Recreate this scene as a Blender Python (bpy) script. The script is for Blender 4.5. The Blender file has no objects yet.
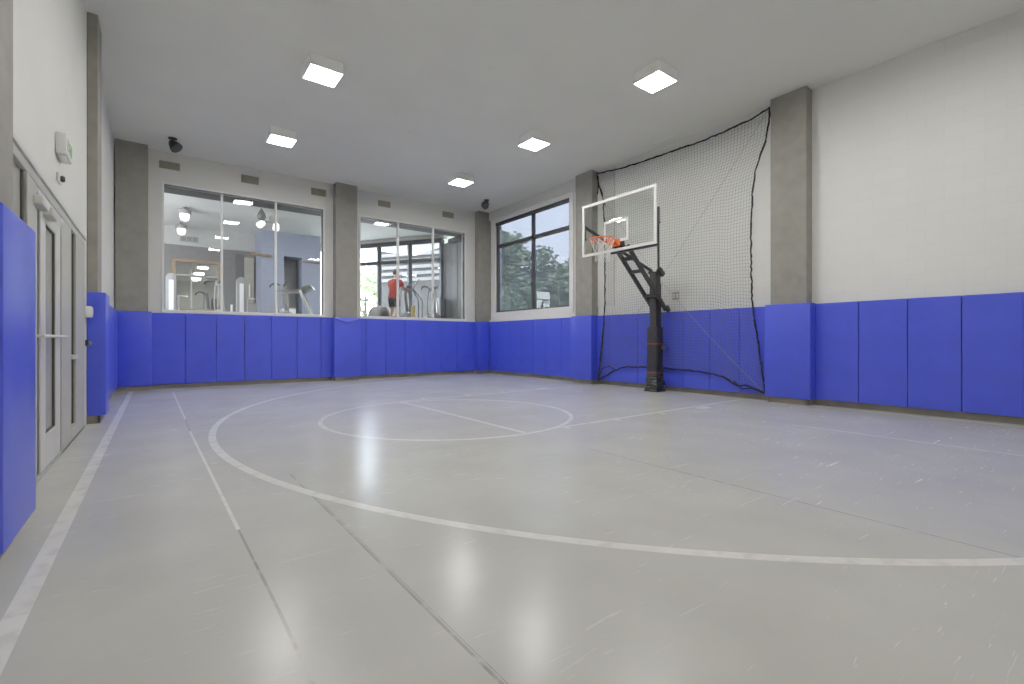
import bpy, bmesh, math, random
from mathutils import Vector, Matrix, noise
random.seed(7)
SC = bpy.context.scene
COL = SC.collection
PI = math.pi

# ------------------------------------------------------------------ materials
def newmat(name):
    m = bpy.data.materials.new(name); m.use_nodes = True
    nt = m.node_tree; nt.nodes.clear()
    out = nt.nodes.new('ShaderNodeOutputMaterial')
    return m, nt, out

def N(nt, typ, **kw):
    n = nt.nodes.new(typ)
    for k, v in kw.items():
        if k in n.inputs: n.inputs[k].default_value = v
        else: setattr(n, k, v)
    return n

def rgba(c): return (c[0], c[1], c[2], 1.0)

def mat(name, col, rough=.5, metal=0., var=.06, vscale=6., bump=0., bscale=60., spec=.5, emit=None, estr=0., col2=None, coat=0.):
    m, nt, out = newmat(name)
    p = N(nt, 'ShaderNodeBsdfPrincipled')
    p.inputs['Roughness'].default_value = rough
    p.inputs['Metallic'].default_value = metal
    p.inputs['Specular IOR Level'].default_value = spec
    p.inputs['Coat Weight'].default_value = coat
    tc = N(nt, 'ShaderNodeTexCoord')
    nz = N(nt, 'ShaderNodeTexNoise'); nz.inputs['Scale'].default_value = vscale; nz.inputs['Detail'].default_value = 5
    nt.links.new(tc.outputs['Object'], nz.inputs['Vector'])
    rp = N(nt, 'ShaderNodeValToRGB')
    c2 = col2 or tuple(max(0, c*(1-var*2)) for c in col)
    c1 = tuple(min(1, c*(1+var*.6)) for c in col)
    rp.color_ramp.elements[0].position = .3; rp.color_ramp.elements[0].color = rgba(c2)
    rp.color_ramp.elements[1].position = .68; rp.color_ramp.elements[1].color = rgba(c1)
    nt.links.new(nz.outputs['Fac'], rp.inputs['Fac'])
    nt.links.new(rp.outputs['Color'], p.inputs['Base Color'])
    if bump:
        nb = N(nt, 'ShaderNodeTexNoise'); nb.inputs['Scale'].default_value = bscale; nb.inputs['Detail'].default_value = 3
        nt.links.new(tc.outputs['Object'], nb.inputs['Vector'])
        b = N(nt, 'ShaderNodeBump'); b.inputs['Strength'].default_value = bump; b.inputs['Distance'].default_value = .01
        nt.links.new(nb.outputs['Fac'], b.inputs['Height'])
        nt.links.new(b.outputs['Normal'], p.inputs['Normal'])
    if emit:
        p.inputs['Emission Color'].default_value = rgba(emit); p.inputs['Emission Strength'].default_value = estr
    nt.links.new(p.outputs['BSDF'], out.inputs['Surface'])
    return m

def glass_mat(name, tint=(.97, .98, .98), ior=1.5, boost=1.0):
    m, nt, out = newmat(name)
    tr = N(nt, 'ShaderNodeBsdfTransparent'); tr.inputs['Color'].default_value = rgba(tint)
    gl = N(nt, 'ShaderNodeBsdfGlossy'); gl.inputs['Roughness'].default_value = 0.0
    lw = N(nt, 'ShaderNodeLayerWeight'); lw.inputs['Blend'].default_value = .5     # facing = 1 - |cos|, same on both sides
    pw = N(nt, 'ShaderNodeMath', operation='POWER'); pw.inputs[1].default_value = 5
    mu = N(nt, 'ShaderNodeMath', operation='MULTIPLY_ADD'); f0 = .04*boost; mu.inputs[1].default_value = 1-f0; mu.inputs[2].default_value = f0; mu.use_clamp = True
    nt.links.new(lw.outputs['Facing'], pw.inputs[0])
    mx = N(nt, 'ShaderNodeMixShader')
    nt.links.new(pw.outputs[0], mu.inputs[0]); nt.links.new(mu.outputs[0], mx.inputs['Fac'])
    nt.links.new(tr.outputs[0], mx.inputs[1]); nt.links.new(gl.outputs[0], mx.inputs[2])
    nt.links.new(mx.outputs[0], out.inputs['Surface'])
    return m

def shade_mat():
    m, nt, out = newmat('solar_shade_cloth')
    tc = N(nt, 'ShaderNodeTexCoord')
    nz = N(nt, 'ShaderNodeTexNoise'); nz.inputs['Scale'].default_value = 2.0
    nt.links.new(tc.outputs['Object'], nz.inputs['Vector'])
    mr = N(nt, 'ShaderNodeMapRange'); mr.inputs['To Min'].default_value = .56; mr.inputs['To Max'].default_value = .64
    nt.links.new(nz.outputs['Fac'], mr.inputs['Value'])
    tr = N(nt, 'ShaderNodeBsdfTransparent'); tr.inputs['Color'].default_value = (.145, .152, .165, 1)
    tl = N(nt, 'ShaderNodeBsdfTranslucent'); tl.inputs['Color'].default_value = (.020, .021, .028, 1)
    df = N(nt, 'ShaderNodeBsdfDiffuse'); df.inputs['Color'].default_value = (.07, .072, .085, 1)
    m1 = N(nt, 'ShaderNodeMixShader'); m1.inputs[0].default_value = .5
    nt.links.new(tl.outputs[0], m1.inputs[1]); nt.links.new(df.outputs[0], m1.inputs[2])
    mx = N(nt, 'ShaderNodeMixShader')
    nt.links.new(mr.outputs[0], mx.inputs[0])
    nt.links.new(tr.outputs[0], mx.inputs[1]); nt.links.new(m1.outputs[0], mx.inputs[2])
    nt.links.new(mx.outputs[0], out.inputs['Surface'])
    return m

def floor_mat(name, light, dark, worn=None):
    """scuffed sealed sport floor: mottling, fine scratches, broken gloss"""
    m, nt, out = newmat(name)
    p = N(nt, 'ShaderNodeBsdfPrincipled'); p.inputs['Specular IOR Level'].default_value = .32
    tc = N(nt, 'ShaderNodeTexCoord')
    L = nt.links.new
    n1 = N(nt, 'ShaderNodeTexNoise'); n1.inputs['Scale'].default_value = 1.6; n1.inputs['Detail'].default_value = 4; n1.inputs['Roughness'].default_value = .5
    L(tc.outputs['Object'], n1.inputs['Vector'])
    r1 = N(nt, 'ShaderNodeValToRGB')
    r1.color_ramp.elements[0].position = .35; r1.color_ramp.elements[0].color = rgba(dark)
    r1.color_ramp.elements[1].position = .65; r1.color_ramp.elements[1].color = rgba(light)
    L(n1.outputs['Fac'], r1.inputs['Fac'])
    cur = r1.outputs['Color']
    if worn:
        nw = N(nt, 'ShaderNodeTexNoise'); nw.inputs['Scale'].default_value = 9; nw.inputs['Detail'].default_value = 6
        L(tc.outputs['Object'], nw.inputs['Vector'])
        rw = N(nt, 'ShaderNodeValToRGB')
        rw.color_ramp.elements[0].position = .36; rw.color_ramp.elements[1].position = .5
        L(nw.outputs['Fac'], rw.inputs['Fac'])
        mw = N(nt, 'ShaderNodeMix', data_type='RGBA')
        L(rw.outputs['Color'], mw.inputs[0]); mw.inputs[6].default_value = rgba(worn); L(cur, mw.inputs[7])
        cur = mw.outputs[2]
    scr = None
    for k, (rot, sx, sy, seed) in enumerate([(.3, 3.2, 60, 0), (1.9, 2.6, 52, 5), (-.7, 2.8, 66, 11), (1.1, 3.4, 60, 17), (2.5, 3.0, 56, 23)]):
        mp = N(nt, 'ShaderNodeMapping')
        mp.inputs['Rotation'].default_value = (0, 0, rot); mp.inputs['Scale'].default_value = (sx, sy, 1); mp.inputs['Location'].default_value = (seed, seed*.7, 0)
        L(tc.outputs['Object'], mp.inputs['Vector'])
        ns = N(nt, 'ShaderNodeTexNoise'); ns.inputs['Scale'].default_value = 1.0; ns.inputs['Detail'].default_value = 2; ns.inputs['Distortion'].default_value = 1.1
        L(mp.outputs[0], ns.inputs['Vector'])
        rs = N(nt, 'ShaderNodeValToRGB')
        rs.color_ramp.elements[0].position = .70; rs.color_ramp.elements[0].color = (0, 0, 0, 1)
        rs.color_ramp.elements[1].position = .80; rs.color_ramp.elements[1].color = (1, 1, 1, 1)
        L(ns.outputs['Fac'], rs.inputs['Fac'])
        if scr is None: scr = rs.outputs['Color']
        else:
            ad = N(nt, 'ShaderNodeMath', operation='MAXIMUM'); L(scr, ad.inputs[0]); L(rs.outputs['Color'], ad.inputs[1]); scr = ad.outputs[0]
    ms = N(nt, 'ShaderNodeMath', operation='MULTIPLY'); L(scr, ms.inputs[0]); ms.inputs[1].default_value = .09
    mx = N(nt, 'ShaderNodeMix', data_type='RGBA'); L(ms.outputs[0], mx.inputs[0]); L(cur, mx.inputs[6]); mx.inputs[7].default_value = (.62, .62, .6, 1)
    L(mx.outputs[2], p.inputs['Base Color'])
    n2 = N(nt, 'ShaderNodeTexNoise'); n2.inputs['Scale'].default_value = .7; n2.inputs['Detail'].default_value = 2
    L(tc.outputs['Object'], n2.inputs['Vector'])
    mr = N(nt, 'ShaderNodeMapRange'); mr.inputs['From Min'].default_value = .3; mr.inputs['From Max'].default_value = .7
    mr.inputs['To Min'].default_value = .20; mr.inputs['To Max'].default_value = .26
    L(n2.outputs['Fac'], mr.inputs['Value'])
    ra = N(nt, 'ShaderNodeMath', operation='ADD'); L(mr.outputs[0], ra.inputs[0]); L(ms.outputs[0], ra.inputs[1])
    L(ra.outputs[0], p.inputs['Roughness'])
    n3 = N(nt, 'ShaderNodeTexNoise'); n3.inputs['Scale'].default_value = 12; n3.inputs['Detail'].default_value = 2
    L(tc.outputs['Object'], n3.inputs['Vector'])
    ab = N(nt, 'ShaderNodeMath', operation='MULTIPLY_ADD'); L(scr, ab.inputs[0]); ab.inputs[1].default_value = -.5; L(n3.outputs['Fac'], ab.inputs[2])
    b = N(nt, 'ShaderNodeBump'); b.inputs['Strength'].default_value = .045; b.inputs['Distance'].default_value = .01
    L(ab.outputs[0], b.inputs['Height']); L(b.outputs[0], p.inputs['Normal'])
    L(p.outputs[0], out.inputs['Surface'])
    return m

def block_mat(name, col):
    """painted concrete block: faint running-bond joints"""
    m, nt, out = newmat(name); L = nt.links.new
    p = N(nt, 'ShaderNodeBsdfPrincipled'); p.inputs['Roughness'].default_value = .6
    tc = N(nt, 'ShaderNodeTexCoord'); sp = N(nt, 'ShaderNodeSeparateXYZ'); cb = N(nt, 'ShaderNodeCombineXYZ')
    L(tc.outputs['Object'], sp.inputs[0]); L(sp.outputs['Y'], cb.inputs[0]); L(sp.outputs['Z'], cb.inputs[1])
    br = N(nt, 'ShaderNodeTexBrick'); br.inputs['Scale'].default_value = 1.0
    br.inputs['Mortar Size'].default_value = .004; br.inputs['Mortar Smooth'].default_value = .7
    br.inputs['Brick Width'].default_value = .4; br.inputs['Row Height'].default_value = .2
    br.inputs['Color1'].default_value = rgba(col); br.inputs['Color2'].default_value = rgba(tuple(c*.975 for c in col)); br.inputs['Mortar'].default_value = rgba(tuple(c*.90 for c in col))
    L(cb.outputs[0], br.inputs['Vector']); L(br.outputs['Color'], p.inputs['Base Color'])
    nz = N(nt, 'ShaderNodeTexNoise'); nz.inputs['Scale'].default_value = 45; L(tc.outputs['Object'], nz.inputs['Vector'])
    ad = N(nt, 'ShaderNodeMath', operation='MULTIPLY_ADD'); L(br.outputs['Fac'], ad.inputs[0]); ad.inputs[1].default_value = -1.0; L(nz.outputs['Fac'], ad.inputs[2])
    b = N(nt, 'ShaderNodeBump'); b.inputs['Strength'].default_value = .25; b.inputs['Distance'].default_value = .006
    L(ad.outputs[0], b.inputs['Height']); L(b.outputs[0], p.inputs['Normal'])
    L(p.outputs[0], out.inputs['Surface'])
    return m

def emit_mat(name, col, s):
    m, nt, out = newmat(name)
    e = N(nt, 'ShaderNodeEmission'); e.inputs['Color'].default_value = rgba(col); e.inputs['Strength'].default_value = s
    nt.links.new(e.outputs[0], out.inputs['Surface']); return m

LIGHT = 62.0
M = {}
M['wall'] = mat('painted_drywall_white', (.645, .64, .605), .65, var=.02, vscale=1.2, bump=.06, bscale=90)
M['block'] = block_mat('painted_block_white', (.74, .735, .705))
M['ceiling'] = mat('ceiling_paint', (.71, .71, .665), .8, var=.02, vscale=1.0, bump=.05, bscale=70)
M['column'] = mat('column_taupe_paint', (.255, .242, .21), .7, var=.08, vscale=5, bump=.2, bscale=70)
M['trimw'] = mat('white_trim_paint', (.76, .755, .73), .45, var=.015)
M['pad'] = mat('blue_vinyl', (.046, .076, .72), .36, var=.05, vscale=3, bump=.06, bscale=160, spec=.5)
M['housing'] = mat('fixture_white_glow', (.80, .80, .78), .5, var=.01, emit=(1, .98, .95), estr=.02)  # faint self-glow put in to lift the tone of the box sides
M['padback'] = mat('pad_backing_wood', (.05, .04, .045), .8, var=.1)
M['base'] = mat('brown_cove_base', (.205, .178, .135), .5, var=.15, vscale=3)
M['floor'] = floor_mat('grey_sport_floor', (.475, .468, .432), (.435, .428, .395))
M['line'] = floor_mat('court_line_paint', (.69, .68, .64), (.64, .63, .59), worn=(.57, .56, .52))
M['crack'] = floor_mat('floor_joint_dark', (.34, .335, .31), (.24, .235, .22), worn=(.45, .44, .41))
M['alu'] = mat('painted_aluminium', (.40, .39, .355), .42, metal=0., var=.03)
M['alul'] = mat('light_painted_aluminium', (.54, .53, .505), .4, var=.02)
M['dark'] = mat('dark_bronze_frame', (.035, .034, .04), .45, var=.1)
M['gasket'] = mat('dark_gasket', (.05, .045, .035), .6)
M['frost'] = mat('frosted_film_glass', (.36, .345, .31), .25, var=.05, vscale=1.5)
M['glass'] = glass_mat('clear_glass', (.93, .95, .95), 1.5, 1.3)
M['acrylic'] = glass_mat('clear_backboard', (.93, .95, .93), 1.5, 1.0)
M['shade'] = shade_mat()
M['white'] = mat('white_gloss_paint', (.78, .78, .76), .35, var=.01)
M['black'] = mat('black_powder_coat', (.022, .022, .022), .42, var=.15)
M['blackpad'] = mat('black_vinyl', (.018, .018, .018), .38, var=.2, vscale=14, bump=.6, bscale=22)
M['orange'] = mat('orange_enamel', (.92, .15, .015), .35, var=.06)
M['strap'] = mat('orange_webbing', (.26, .05, .03), .7)
M['netw'] = mat('white_cord', (.75, .75, .72), .8)
M['twine'] = mat('grey_twine', (.17, .17, .165), .9)
M['rope'] = mat('black_rope', (.018, .018, .017), .9, var=.3, vscale=40)
M['ropeg'] = mat('grey_cord', (.30, .30, .29), .9)
M['vent'] = mat('vent_taupe', (.28, .26, .20), .6, var=.05)
M['ventd'] = mat('vent_slot', (.19, .175, .135), .7)
M['plastic'] = mat('white_plastic', (.68, .68, .65), .4, var=.02)
M['beige'] = mat('pinkish_plate', (.40, .33, .29), .5)
M['green'] = mat('exit_green', (.45, .64, .40), .5)
M['diff'] = emit_mat('light_diffuser', (1.0, .985, .95), LIGHT)
M['gymfill'] = emit_mat('gym_fill_diffuser', (1, .98, .95), 34.0)  # emission of the lights added to brighten the gym
M['lantern'] = emit_mat('lantern_glass', (1, .97, .92), 1.7)
M['gymwall'] = mat('gym_wall_pale', (.36, .36, .34), .6, var=.03)
M['gymdaylit'] = mat('gym_wall_daylight_tint', (.27, .295, .385), .6, var=.03)  # blue cast of daylight painted into the wall colour
M['gymdark'] = mat('gym_wall_grey', (.125, .12, .112), .6, var=.06)
M['gymfloor'] = mat('gym_rubber_floor', (.14, .14, .14), .7, var=.1)
M['head'] = mat('dark_grey_soffit', (.085, .083, .079), .7)
M['steelpanel'] = mat('grey_panel', (.16, .16, .155), .5, var=.05)
M['wood'] = mat('light_wood', (.24, .16, .09), .5, var=.15, vscale=8)
M['taupe'] = mat('taupe_door', (.30, .275, .225), .5)
M['machine'] = mat('machine_grey', (.24, .24, .235), .4, var=.04)
M['machined'] = mat('machine_dark', (.045, .045, .05), .45)
M['drum'] = mat('flywheel_housing_grey', (.30, .30, .285), .4, var=.05)
M['screen'] = mat('console_screen', (.05, .055, .09), .2)
M['yellow'] = mat('tan_yellow', (.55, .42, .16), .6)
M['skin'] = mat('skin', (.55, .33, .24), .55, var=.05)
M['redshirt'] = mat('red_cloth', (.36, .035, .03), .85, var=.12, vscale=14)
M['darkshort'] = mat('dark_cloth', (.035, .04, .045), .85)
M['hair'] = mat('brown_hair', (.05, .03, .02), .8)
M['leaf'] = mat('leaves', (.50, .58, .33), .7, var=.25, vscale=2.2)
M['leaf2'] = mat('leaves_dark', (.34, .42, .24), .7, var=.25, vscale=2.2)
M['bark'] = mat('bark', (.10, .07, .05), .9)
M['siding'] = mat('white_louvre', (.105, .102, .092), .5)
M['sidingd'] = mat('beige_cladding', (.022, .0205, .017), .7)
M['brick'] = mat('grey_render', (.26, .26, .30), .8)
M['lawn'] = mat('lawn', (.20, .26, .14), .9, var=.2)

def mirror_mat():
    m, nt, out = newmat('mirror_silver')
    g = N(nt, 'ShaderNodeBsdfPrincipled'); g.inputs['Base Color'].default_value = (.86, .87, .85, 1); g.inputs['Metallic'].default_value = 1; g.inputs['Roughness'].default_value = .03
    nt.links.new(g.outputs[0], out.inputs['Surface']); return m
M['mirror'] = mirror_mat()

# ------------------------------------------------------------------ mesh helpers
def B(): return bmesh.new()

def box(bm, x0, x1, y0, y1, z0, z1, mi=0):
    vs = [bm.verts.new((x, y, z)) for z in (z0, z1) for y in (y0, y1) for x in (x0, x1)]
    for f in ((0, 2, 3, 1), (4, 5, 7, 6), (0, 1, 5, 4), (2, 6, 7, 3), (0, 4, 6, 2), (1, 3, 7, 5)):
        fc = bm.faces.new([vs[i] for i in f]); fc.material_index = mi
    return vs

def basis(d, up=(0, 0, 1)):
    d = Vector(d).normalized(); u = Vector(up)
    if abs(d.dot(u)) > .98: u = Vector((1, 0, 0))
    s = d.cross(u).normalized(); t = s.cross(d).normalized()
    return d, s, t

def bar(bm, p, q, w, h, up=(0, 0, 1), mi=0):
    p, q = Vector(p), Vector(q); d, s, t = basis(q-p, up)
    vs = []
    for c in (p, q):
        for a, b in ((-1, -1), (1, -1), (1, 1), (-1, 1)):
            vs.append(bm.verts.new(c+s*(a*w/2)+t*(b*h/2)))
    for f in ((3, 2, 1, 0), (4, 5, 6, 7), (0, 1, 5, 4), (1, 2, 6, 5), (2, 3, 7, 6), (3, 0, 4, 7)):
        fc = bm.faces.new([vs[i] for i in f]); fc.material_index = mi

def tube(bm, pts, r, n=8, cap=True, closed=False):
    pts = [Vector(p) for p in pts]; rings = []; m = len(pts)
    for i, p in enumerate(pts):
        if closed: d = pts[(i+1) % m]-pts[i-1]
        else: d = pts[min(i+1, m-1)]-pts[max(i-1, 0)]
        if d.length < 1e-9: d = Vector((0, 0, 1))
        d, s, t = basis(d)
        rr = r[i] if isinstance(r, (list, tuple)) else r
        rings.append([bm.verts.new(p+s*(math.cos(2*PI*k/n)*rr)+t*(math.sin(2*PI*k/n)*rr)) for k in range(n)])
    for i in range(m if closed else m-1):
        a, b = rings[i], rings[(i+1) % m]
        for k in range(n):
            bm.faces.new((a[k], a[(k+1) % n], b[(k+1) % n], b[k]))
    if cap and not closed:
        bm.faces.new(rings[0][::-1]); bm.faces.new(rings[-1])

def lathe(bm, prof, c, n=20, axis=(0, 0, 1)):
    d, s, t = basis(axis); c = Vector(c); rings = []
    for r, z in prof:
        rings.append([bm.verts.new(c+d*z+s*(math.cos(2*PI*k/n)*r)+t*(math.sin(2*PI*k/n)*r)) for k in range(n)])
    for a, b in zip(rings, rings[1:]):
        for k in range(n):
            bm.faces.new((a[k], a[(k+1) % n], b[(k+1) % n], b[k]))
    bm.faces.new(rings[0][::-1]); bm.faces.new(rings[-1])

def prism(bm, poly, z0, z1):
    a = [bm.verts.new((x, y, z0)) for x, y in poly]; b = [bm.verts.new((x, y, z1)) for x, y in poly]
    n = len(poly)
    for k in range(n): bm.faces.new((a[k], a[(k+1) % n], b[(k+1) % n], b[k]))
    bm.faces.new(a[::-1]); bm.faces.new(b)

def bevel(bm, off, seg=2, ang=30):
    bmesh.ops.recalc_face_normals(bm, faces=bm.faces)
    es = [e for e in bm.edges if len(e.link_faces) == 2 and e.calc_face_angle(0) > math.radians(ang)]
    bmesh.ops.bevel(bm, geom=es, offset=off, segments=seg, profile=.5, affect='EDGES', clamp_overlap=True)

def obj(name, bm, mats, parent=None, smooth=True, ang=35, recalc=True):
    if recalc: bmesh.ops.recalc_face_normals(bm, faces=bm.faces)
    me = bpy.data.meshes.new(name); bm.to_mesh(me); bm.free()
    for m in (mats if isinstance(mats, (list, tuple)) else [mats]): me.materials.append(M[m] if isinstance(m, str) else m)
    if smooth:
        for p in me.polygons: p.use_smooth = True
        me.set_sharp_from_angle(angle=math.radians(ang))
    o = bpy.data.objects.new(name, me); COL.objects.link(o)
    if parent is not None: o.parent = parent
    return o

def tag(o, label, cat, group=None):
    o['label'] = label; o['category'] = cat
    if group: o['group'] = group
    return o

def thing(name, label, cat, loc, group=None):
    o = bpy.data.objects.new(name, None); COL.objects.link(o); o.location = loc
    o.empty_display_size = .1
    return tag(o, label, cat, group)

def part(name, bm, mats, root, **kw):
    """child of a thing; geometry is given in world coordinates and moved into the thing's own frame"""
    bmesh.ops.transform(bm, matrix=root_mw(root).inverted(), verts=bm.verts)
    o = obj(name, bm, mats, None, **kw); o.parent = root
    return o

def root_mw(o):
    mw = Matrix.Translation(o.location) @ o.rotation_euler.to_matrix().to_4x4()
    if o.parent is not None: mw = root_mw(o.parent) @ mw
    return mw

def struct(name, bm=None, mats=None, loc=(0, 0, 0), label=None, **kw):
    if bm is None:
        o = bpy.data.objects.new(name, None); COL.objects.link(o); o.location = loc; o.empty_display_size = .1
    else: o = obj(name, bm, mats, **kw)
    o['kind'] = 'structure'
    if label: o['label'] = label
    return o

def dup_tree(root, loc, label=None, rotz=None):
    r = root.copy(); COL.objects.link(r); r.location = loc
    if rotz is not None: r.rotation_euler = (0, 0, rotz)
    if label: r['label'] = label
    for ch in list(root.children):
        c = ch.copy(); COL.objects.link(c); c.parent = r
        for g in list(ch.children):
            d = g.copy(); COL.objects.link(d); d.parent = c
    return r

ORD = ['first', 'second', 'third', 'fourth', 'fifth', 'sixth', 'seventh', 'eighth', 'ninth', 'tenth', 'eleventh', 'twelfth']

# ------------------------------------------------------------------ dimensions (metres), camera at the origin's x, y
XL, XR, YB, YN, ZC = -.71, 8.65, 12.85, -1.6, 5.2
PT, PB = 1.655, .10           # pads' top and bottom

# ------------------------------------------------------------------ room shell
def wall_cells(bm, us, vs, holes, put):
    for a, b in zip(us, us[1:]):
        for c, d in zip(vs, vs[1:]):
            mu, mv = (a+b)/2, (c+d)/2
            if any(h[0] < mu < h[1] and h[2] < mv < h[3] for h in holes): continue
            put(bm, a, b, c, d)

W1 = (.118, 3.472, 1.735, 4.487); W2 = (4.463, 7.79, 1.735, 4.467)
bm = B()
wall_cells(bm, [XL-.2, W1[0], W1[1], W2[0], W2[1], XR+.2], [0, W1[2], W2[3], W1[3], ZC], [W1, (W2[0], W2[1], W2[2], W2[3])],
           lambda bm, a, b, c, d: box(bm, a, b, YB, YB+.18, c, d))
struct('wall_back', bm, 'wall', smooth=False)
WR = (8.935, 12.3, 1.945, 4.80)
bm = B()
wall_cells(bm, [YN-.2, WR[0], WR[1], YB], [0, WR[2], WR[3], ZC], [WR], lambda bm, a, b, c, d: box(bm, XR, XR+.2, a, b, c, d))
struct('wall_right', bm, 'block', smooth=False)
DR = (3.75, 7.70, 0, 2.29)
bm = B()
wall_cells(bm, [YN-.2, DR[0], DR[1], YB], [0, DR[3], ZC], [DR], lambda bm, a, b, c, d: box(bm, XL-.2, XL, a, b, c, d))
struct('wall_left', bm, 'wall', smooth=False)
bm = B(); box(bm, XL, XR, YN-.2, YN, 0, ZC); struct('wall_near', bm, 'wall', smooth=False)
bm = B(); box(bm, XL-.2, XR+.2, YN-.2, YB+.18, ZC, ZC+.15); struct('ceiling', bm, 'ceiling', smooth=False)

# floor with its painted court lines and saw-cut joints (marks are faces of the floor's own mesh)
bm = B()
box(bm, XL-.2, XR+.2, YN-.2, YB, -.12, 0, 0)
LZ = .0015
def quad(bm, pts, mi, z=LZ):
    f = bm.faces.new([bm.verts.new((x, y, z)) for x, y in pts]); f.material_index = mi
    if f.normal.z < 0: f.normal_flip()
    f.normal_update()
    if f.normal.z < 0: f.normal_flip()
def strip(bm, p, q, w, mi=1, z=LZ, n=1):
    p, q = Vector(p), Vector(q); d = (q-p).normalized(); s = Vector((-d.y, d.x))*(w/2)
    quad(bm, [(p-s)[:], (q-s)[:], (q+s)[:], (p+s)[:]], mi, z)
def arc(bm, c, r, a0, a1, w, mi=1, n=90, z=LZ):
    for k in range(n):
        t0, t1 = a0+(a1-a0)*k/n, a0+(a1-a0)*(k+1)/n
        quad(bm, [(c[0]+math.cos(t)*rr, c[1]+math.sin(t)*rr) for t, rr in ((t0, r-w/2), (t0, r+w/2), (t1, r+w/2), (t1, r-w/2))], mi, z)
strip(bm, (-.43, YN), (-.43, 12.45), .075)
strip(bm, (XL+.02, 12.44), (8.3, 12.44), .03)
strip(bm, (8.42, -.6), (8.42, 12.3), .05)
strip(bm, (6.29, -.6), (6.34, 2.6), .028, z=LZ*.6)
strip(bm, (.255, 11.9), (.300, 7.6), .022); strip(bm, (.302, 6.6), (.360, 3.0), .02); strip(bm, (.300, 7.6), (.302, 6.6), .014, 2)
strip(bm, (.360, 3.0), (.378, 2.0), .012, 2); strip(bm, (.378, 2.0), (.384, -.5), .013, 2)
arc(bm, (3.31, 5.85), 1.70, 0, 2*PI, .055, n=120)
arc(bm, (6.79, 5.60), 6.33, math.radians(96), math.radians(278), .07, n=160, z=LZ*.8)
strip(bm, (3.345, 4.20), (3.345, 7.62), .055, z=LZ*1.3)
strip(bm, (3.7, 4.205), (8.42, 4.26), .05, z=LZ*.9); strip(bm, (3.36, 7.65), (8.3, 7.82), .05, z=LZ*.9)
for x in (3.95, 4.86, 5.83): strip(bm, (x, 4.08), (x, 4.22), .05, z=LZ*1.2)
strip(bm, (6.70, 4.08), (7.0, 4.10), .17, z=LZ*1.2)
for x in (3.86, 4.8, 5.65): strip(bm, (x, 7.76), (x, 7.9), .05, z=LZ*1.2)
strip(bm, (6.6, 7.85), (6.9, 7.86), .17, z=LZ*1.2)
strip(bm, (.845, -.9), (.84, 2.4), .013, 2, z=LZ*.5); strip(bm, (.84, 2.4), (.836, 4.0), .008, 2, z=LZ*.5); strip(bm, (.862, -.9), (.85, 3.6), .004, 2, z=LZ*.5)
strip(bm, (3.335, .2), (3.35, 3.2), .012, 2, z=LZ*.5); strip(bm, (3.35, 3.2), (3.36, 4.0), .006, 2, z=LZ*.5)
bmesh.ops.recalc_face_normals(bm, faces=[f for f in bm.faces if f.material_index == 0])
for f in bm.faces:
    f.normal_update()
    if f.material_index and f.normal.z < 0: f.normal_flip()
struct('floor', bm, ['floor', 'line', 'crack'], smooth=False, recalc=False)

# columns -------------------------------------------------------------------
columns = {
    'near': (XL, -.60, 3.08, 3.53), 'side': (XL, -.603, 7.965, 8.45), 'corner_left': (XL+.02, -.157, 12.61, YB),
    'middle': (3.73, 4.29, 12.60, YB), 'corner_right': (8.18, XR, 12.63, YB),
    'window': (8.42, XR, 7.96, 8.525), 'hoop': (8.43, XR, 3.235, 3.80)}
CL = {'near': 'taupe column on the near part of the left wall', 'side': 'taupe column past the glazed door', 'corner_left': 'wide taupe column in the back left corner',
      'middle': 'taupe column between the two gym windows', 'corner_right': 'taupe column in the back right corner',
      'window': 'taupe column between the dark framed window and the net', 'hoop': 'taupe column between the net and the bare block wall'}
for k, (x0, x1, y0, y1) in columns.items():
    bm = B(); box(bm, x0, x1, y0, y1, 0, ZC); bevel(bm, .006, 1)
    struct('column', bm, 'column', label=CL[k])

# baseboards ------------------------------------------------------------------
def bb(name, boxes):
    bm = B()
    for b in boxes: box(bm, *b)
    struct(name, bm, 'base', smooth=False)
bb('baseboard_back', [(-.13, 3.70, YB-.03, YB, 0, .105), (4.31, 8.15, YB-.03, YB, 0, .105), (XL, -.13, 12.58, 12.61, 0, .105), (3.70, 4.32, 12.57, 12.60, 0, .105), (8.15, XR, 12.6, 12.63, 0, .105)])
bb('baseboard_right', [(XR-.03, XR, YN, 3.22, 0, .105), (XR-.03, XR, 3.82, 7.94, 0, .105), (XR-.03, XR, 8.54, 12.6, 0, .105),
                       (8.39, 8.43, 3.215, 3.82, 0, .105), (8.39, 8.42, 7.94, 8.545, 0, .105), (8.39, XR, 3.205, 3.235, 0, .105), (8.39, XR, 7.93, 7.96, 0, .105)])
bb('baseboard_left', [(XL, XL+.03, 8.46, 12.58, 0, .105), (XL, -.585, 7.94, 7.965, 0, .105), (-.603, -.585, 7.94, 8.46, 0, .105)])

# dropped band over the window bay, furring beside the net, gym window casings
bm = B(); box(bm, 8.575, XR, 8.53, 12.625, 4.925, ZC); struct('trim_1', bm, 'wall', smooth=False)
bm = B(); box(bm, 8.615, XR, 7.43, 7.955, 1.88, ZC); bevel(bm, .004, 1); struct('trim_2', bm, 'wall')
bm = B()
y0, y1, z0, z1 = WR
for b in ((8.605, XR, y1, 12.5, 1.71, 4.92), (8.605, XR, 8.79, y0, 1.71, 4.92), (8.605, XR, y0, y1, z1, 4.92), (8.605, XR, y0, y1, 1.71, z0), (8.585, XR, 8.6, 12.6, 1.66, 1.72)): box(bm, *b)
struct('trim_3', bm, 'trimw', smooth=False)

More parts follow.
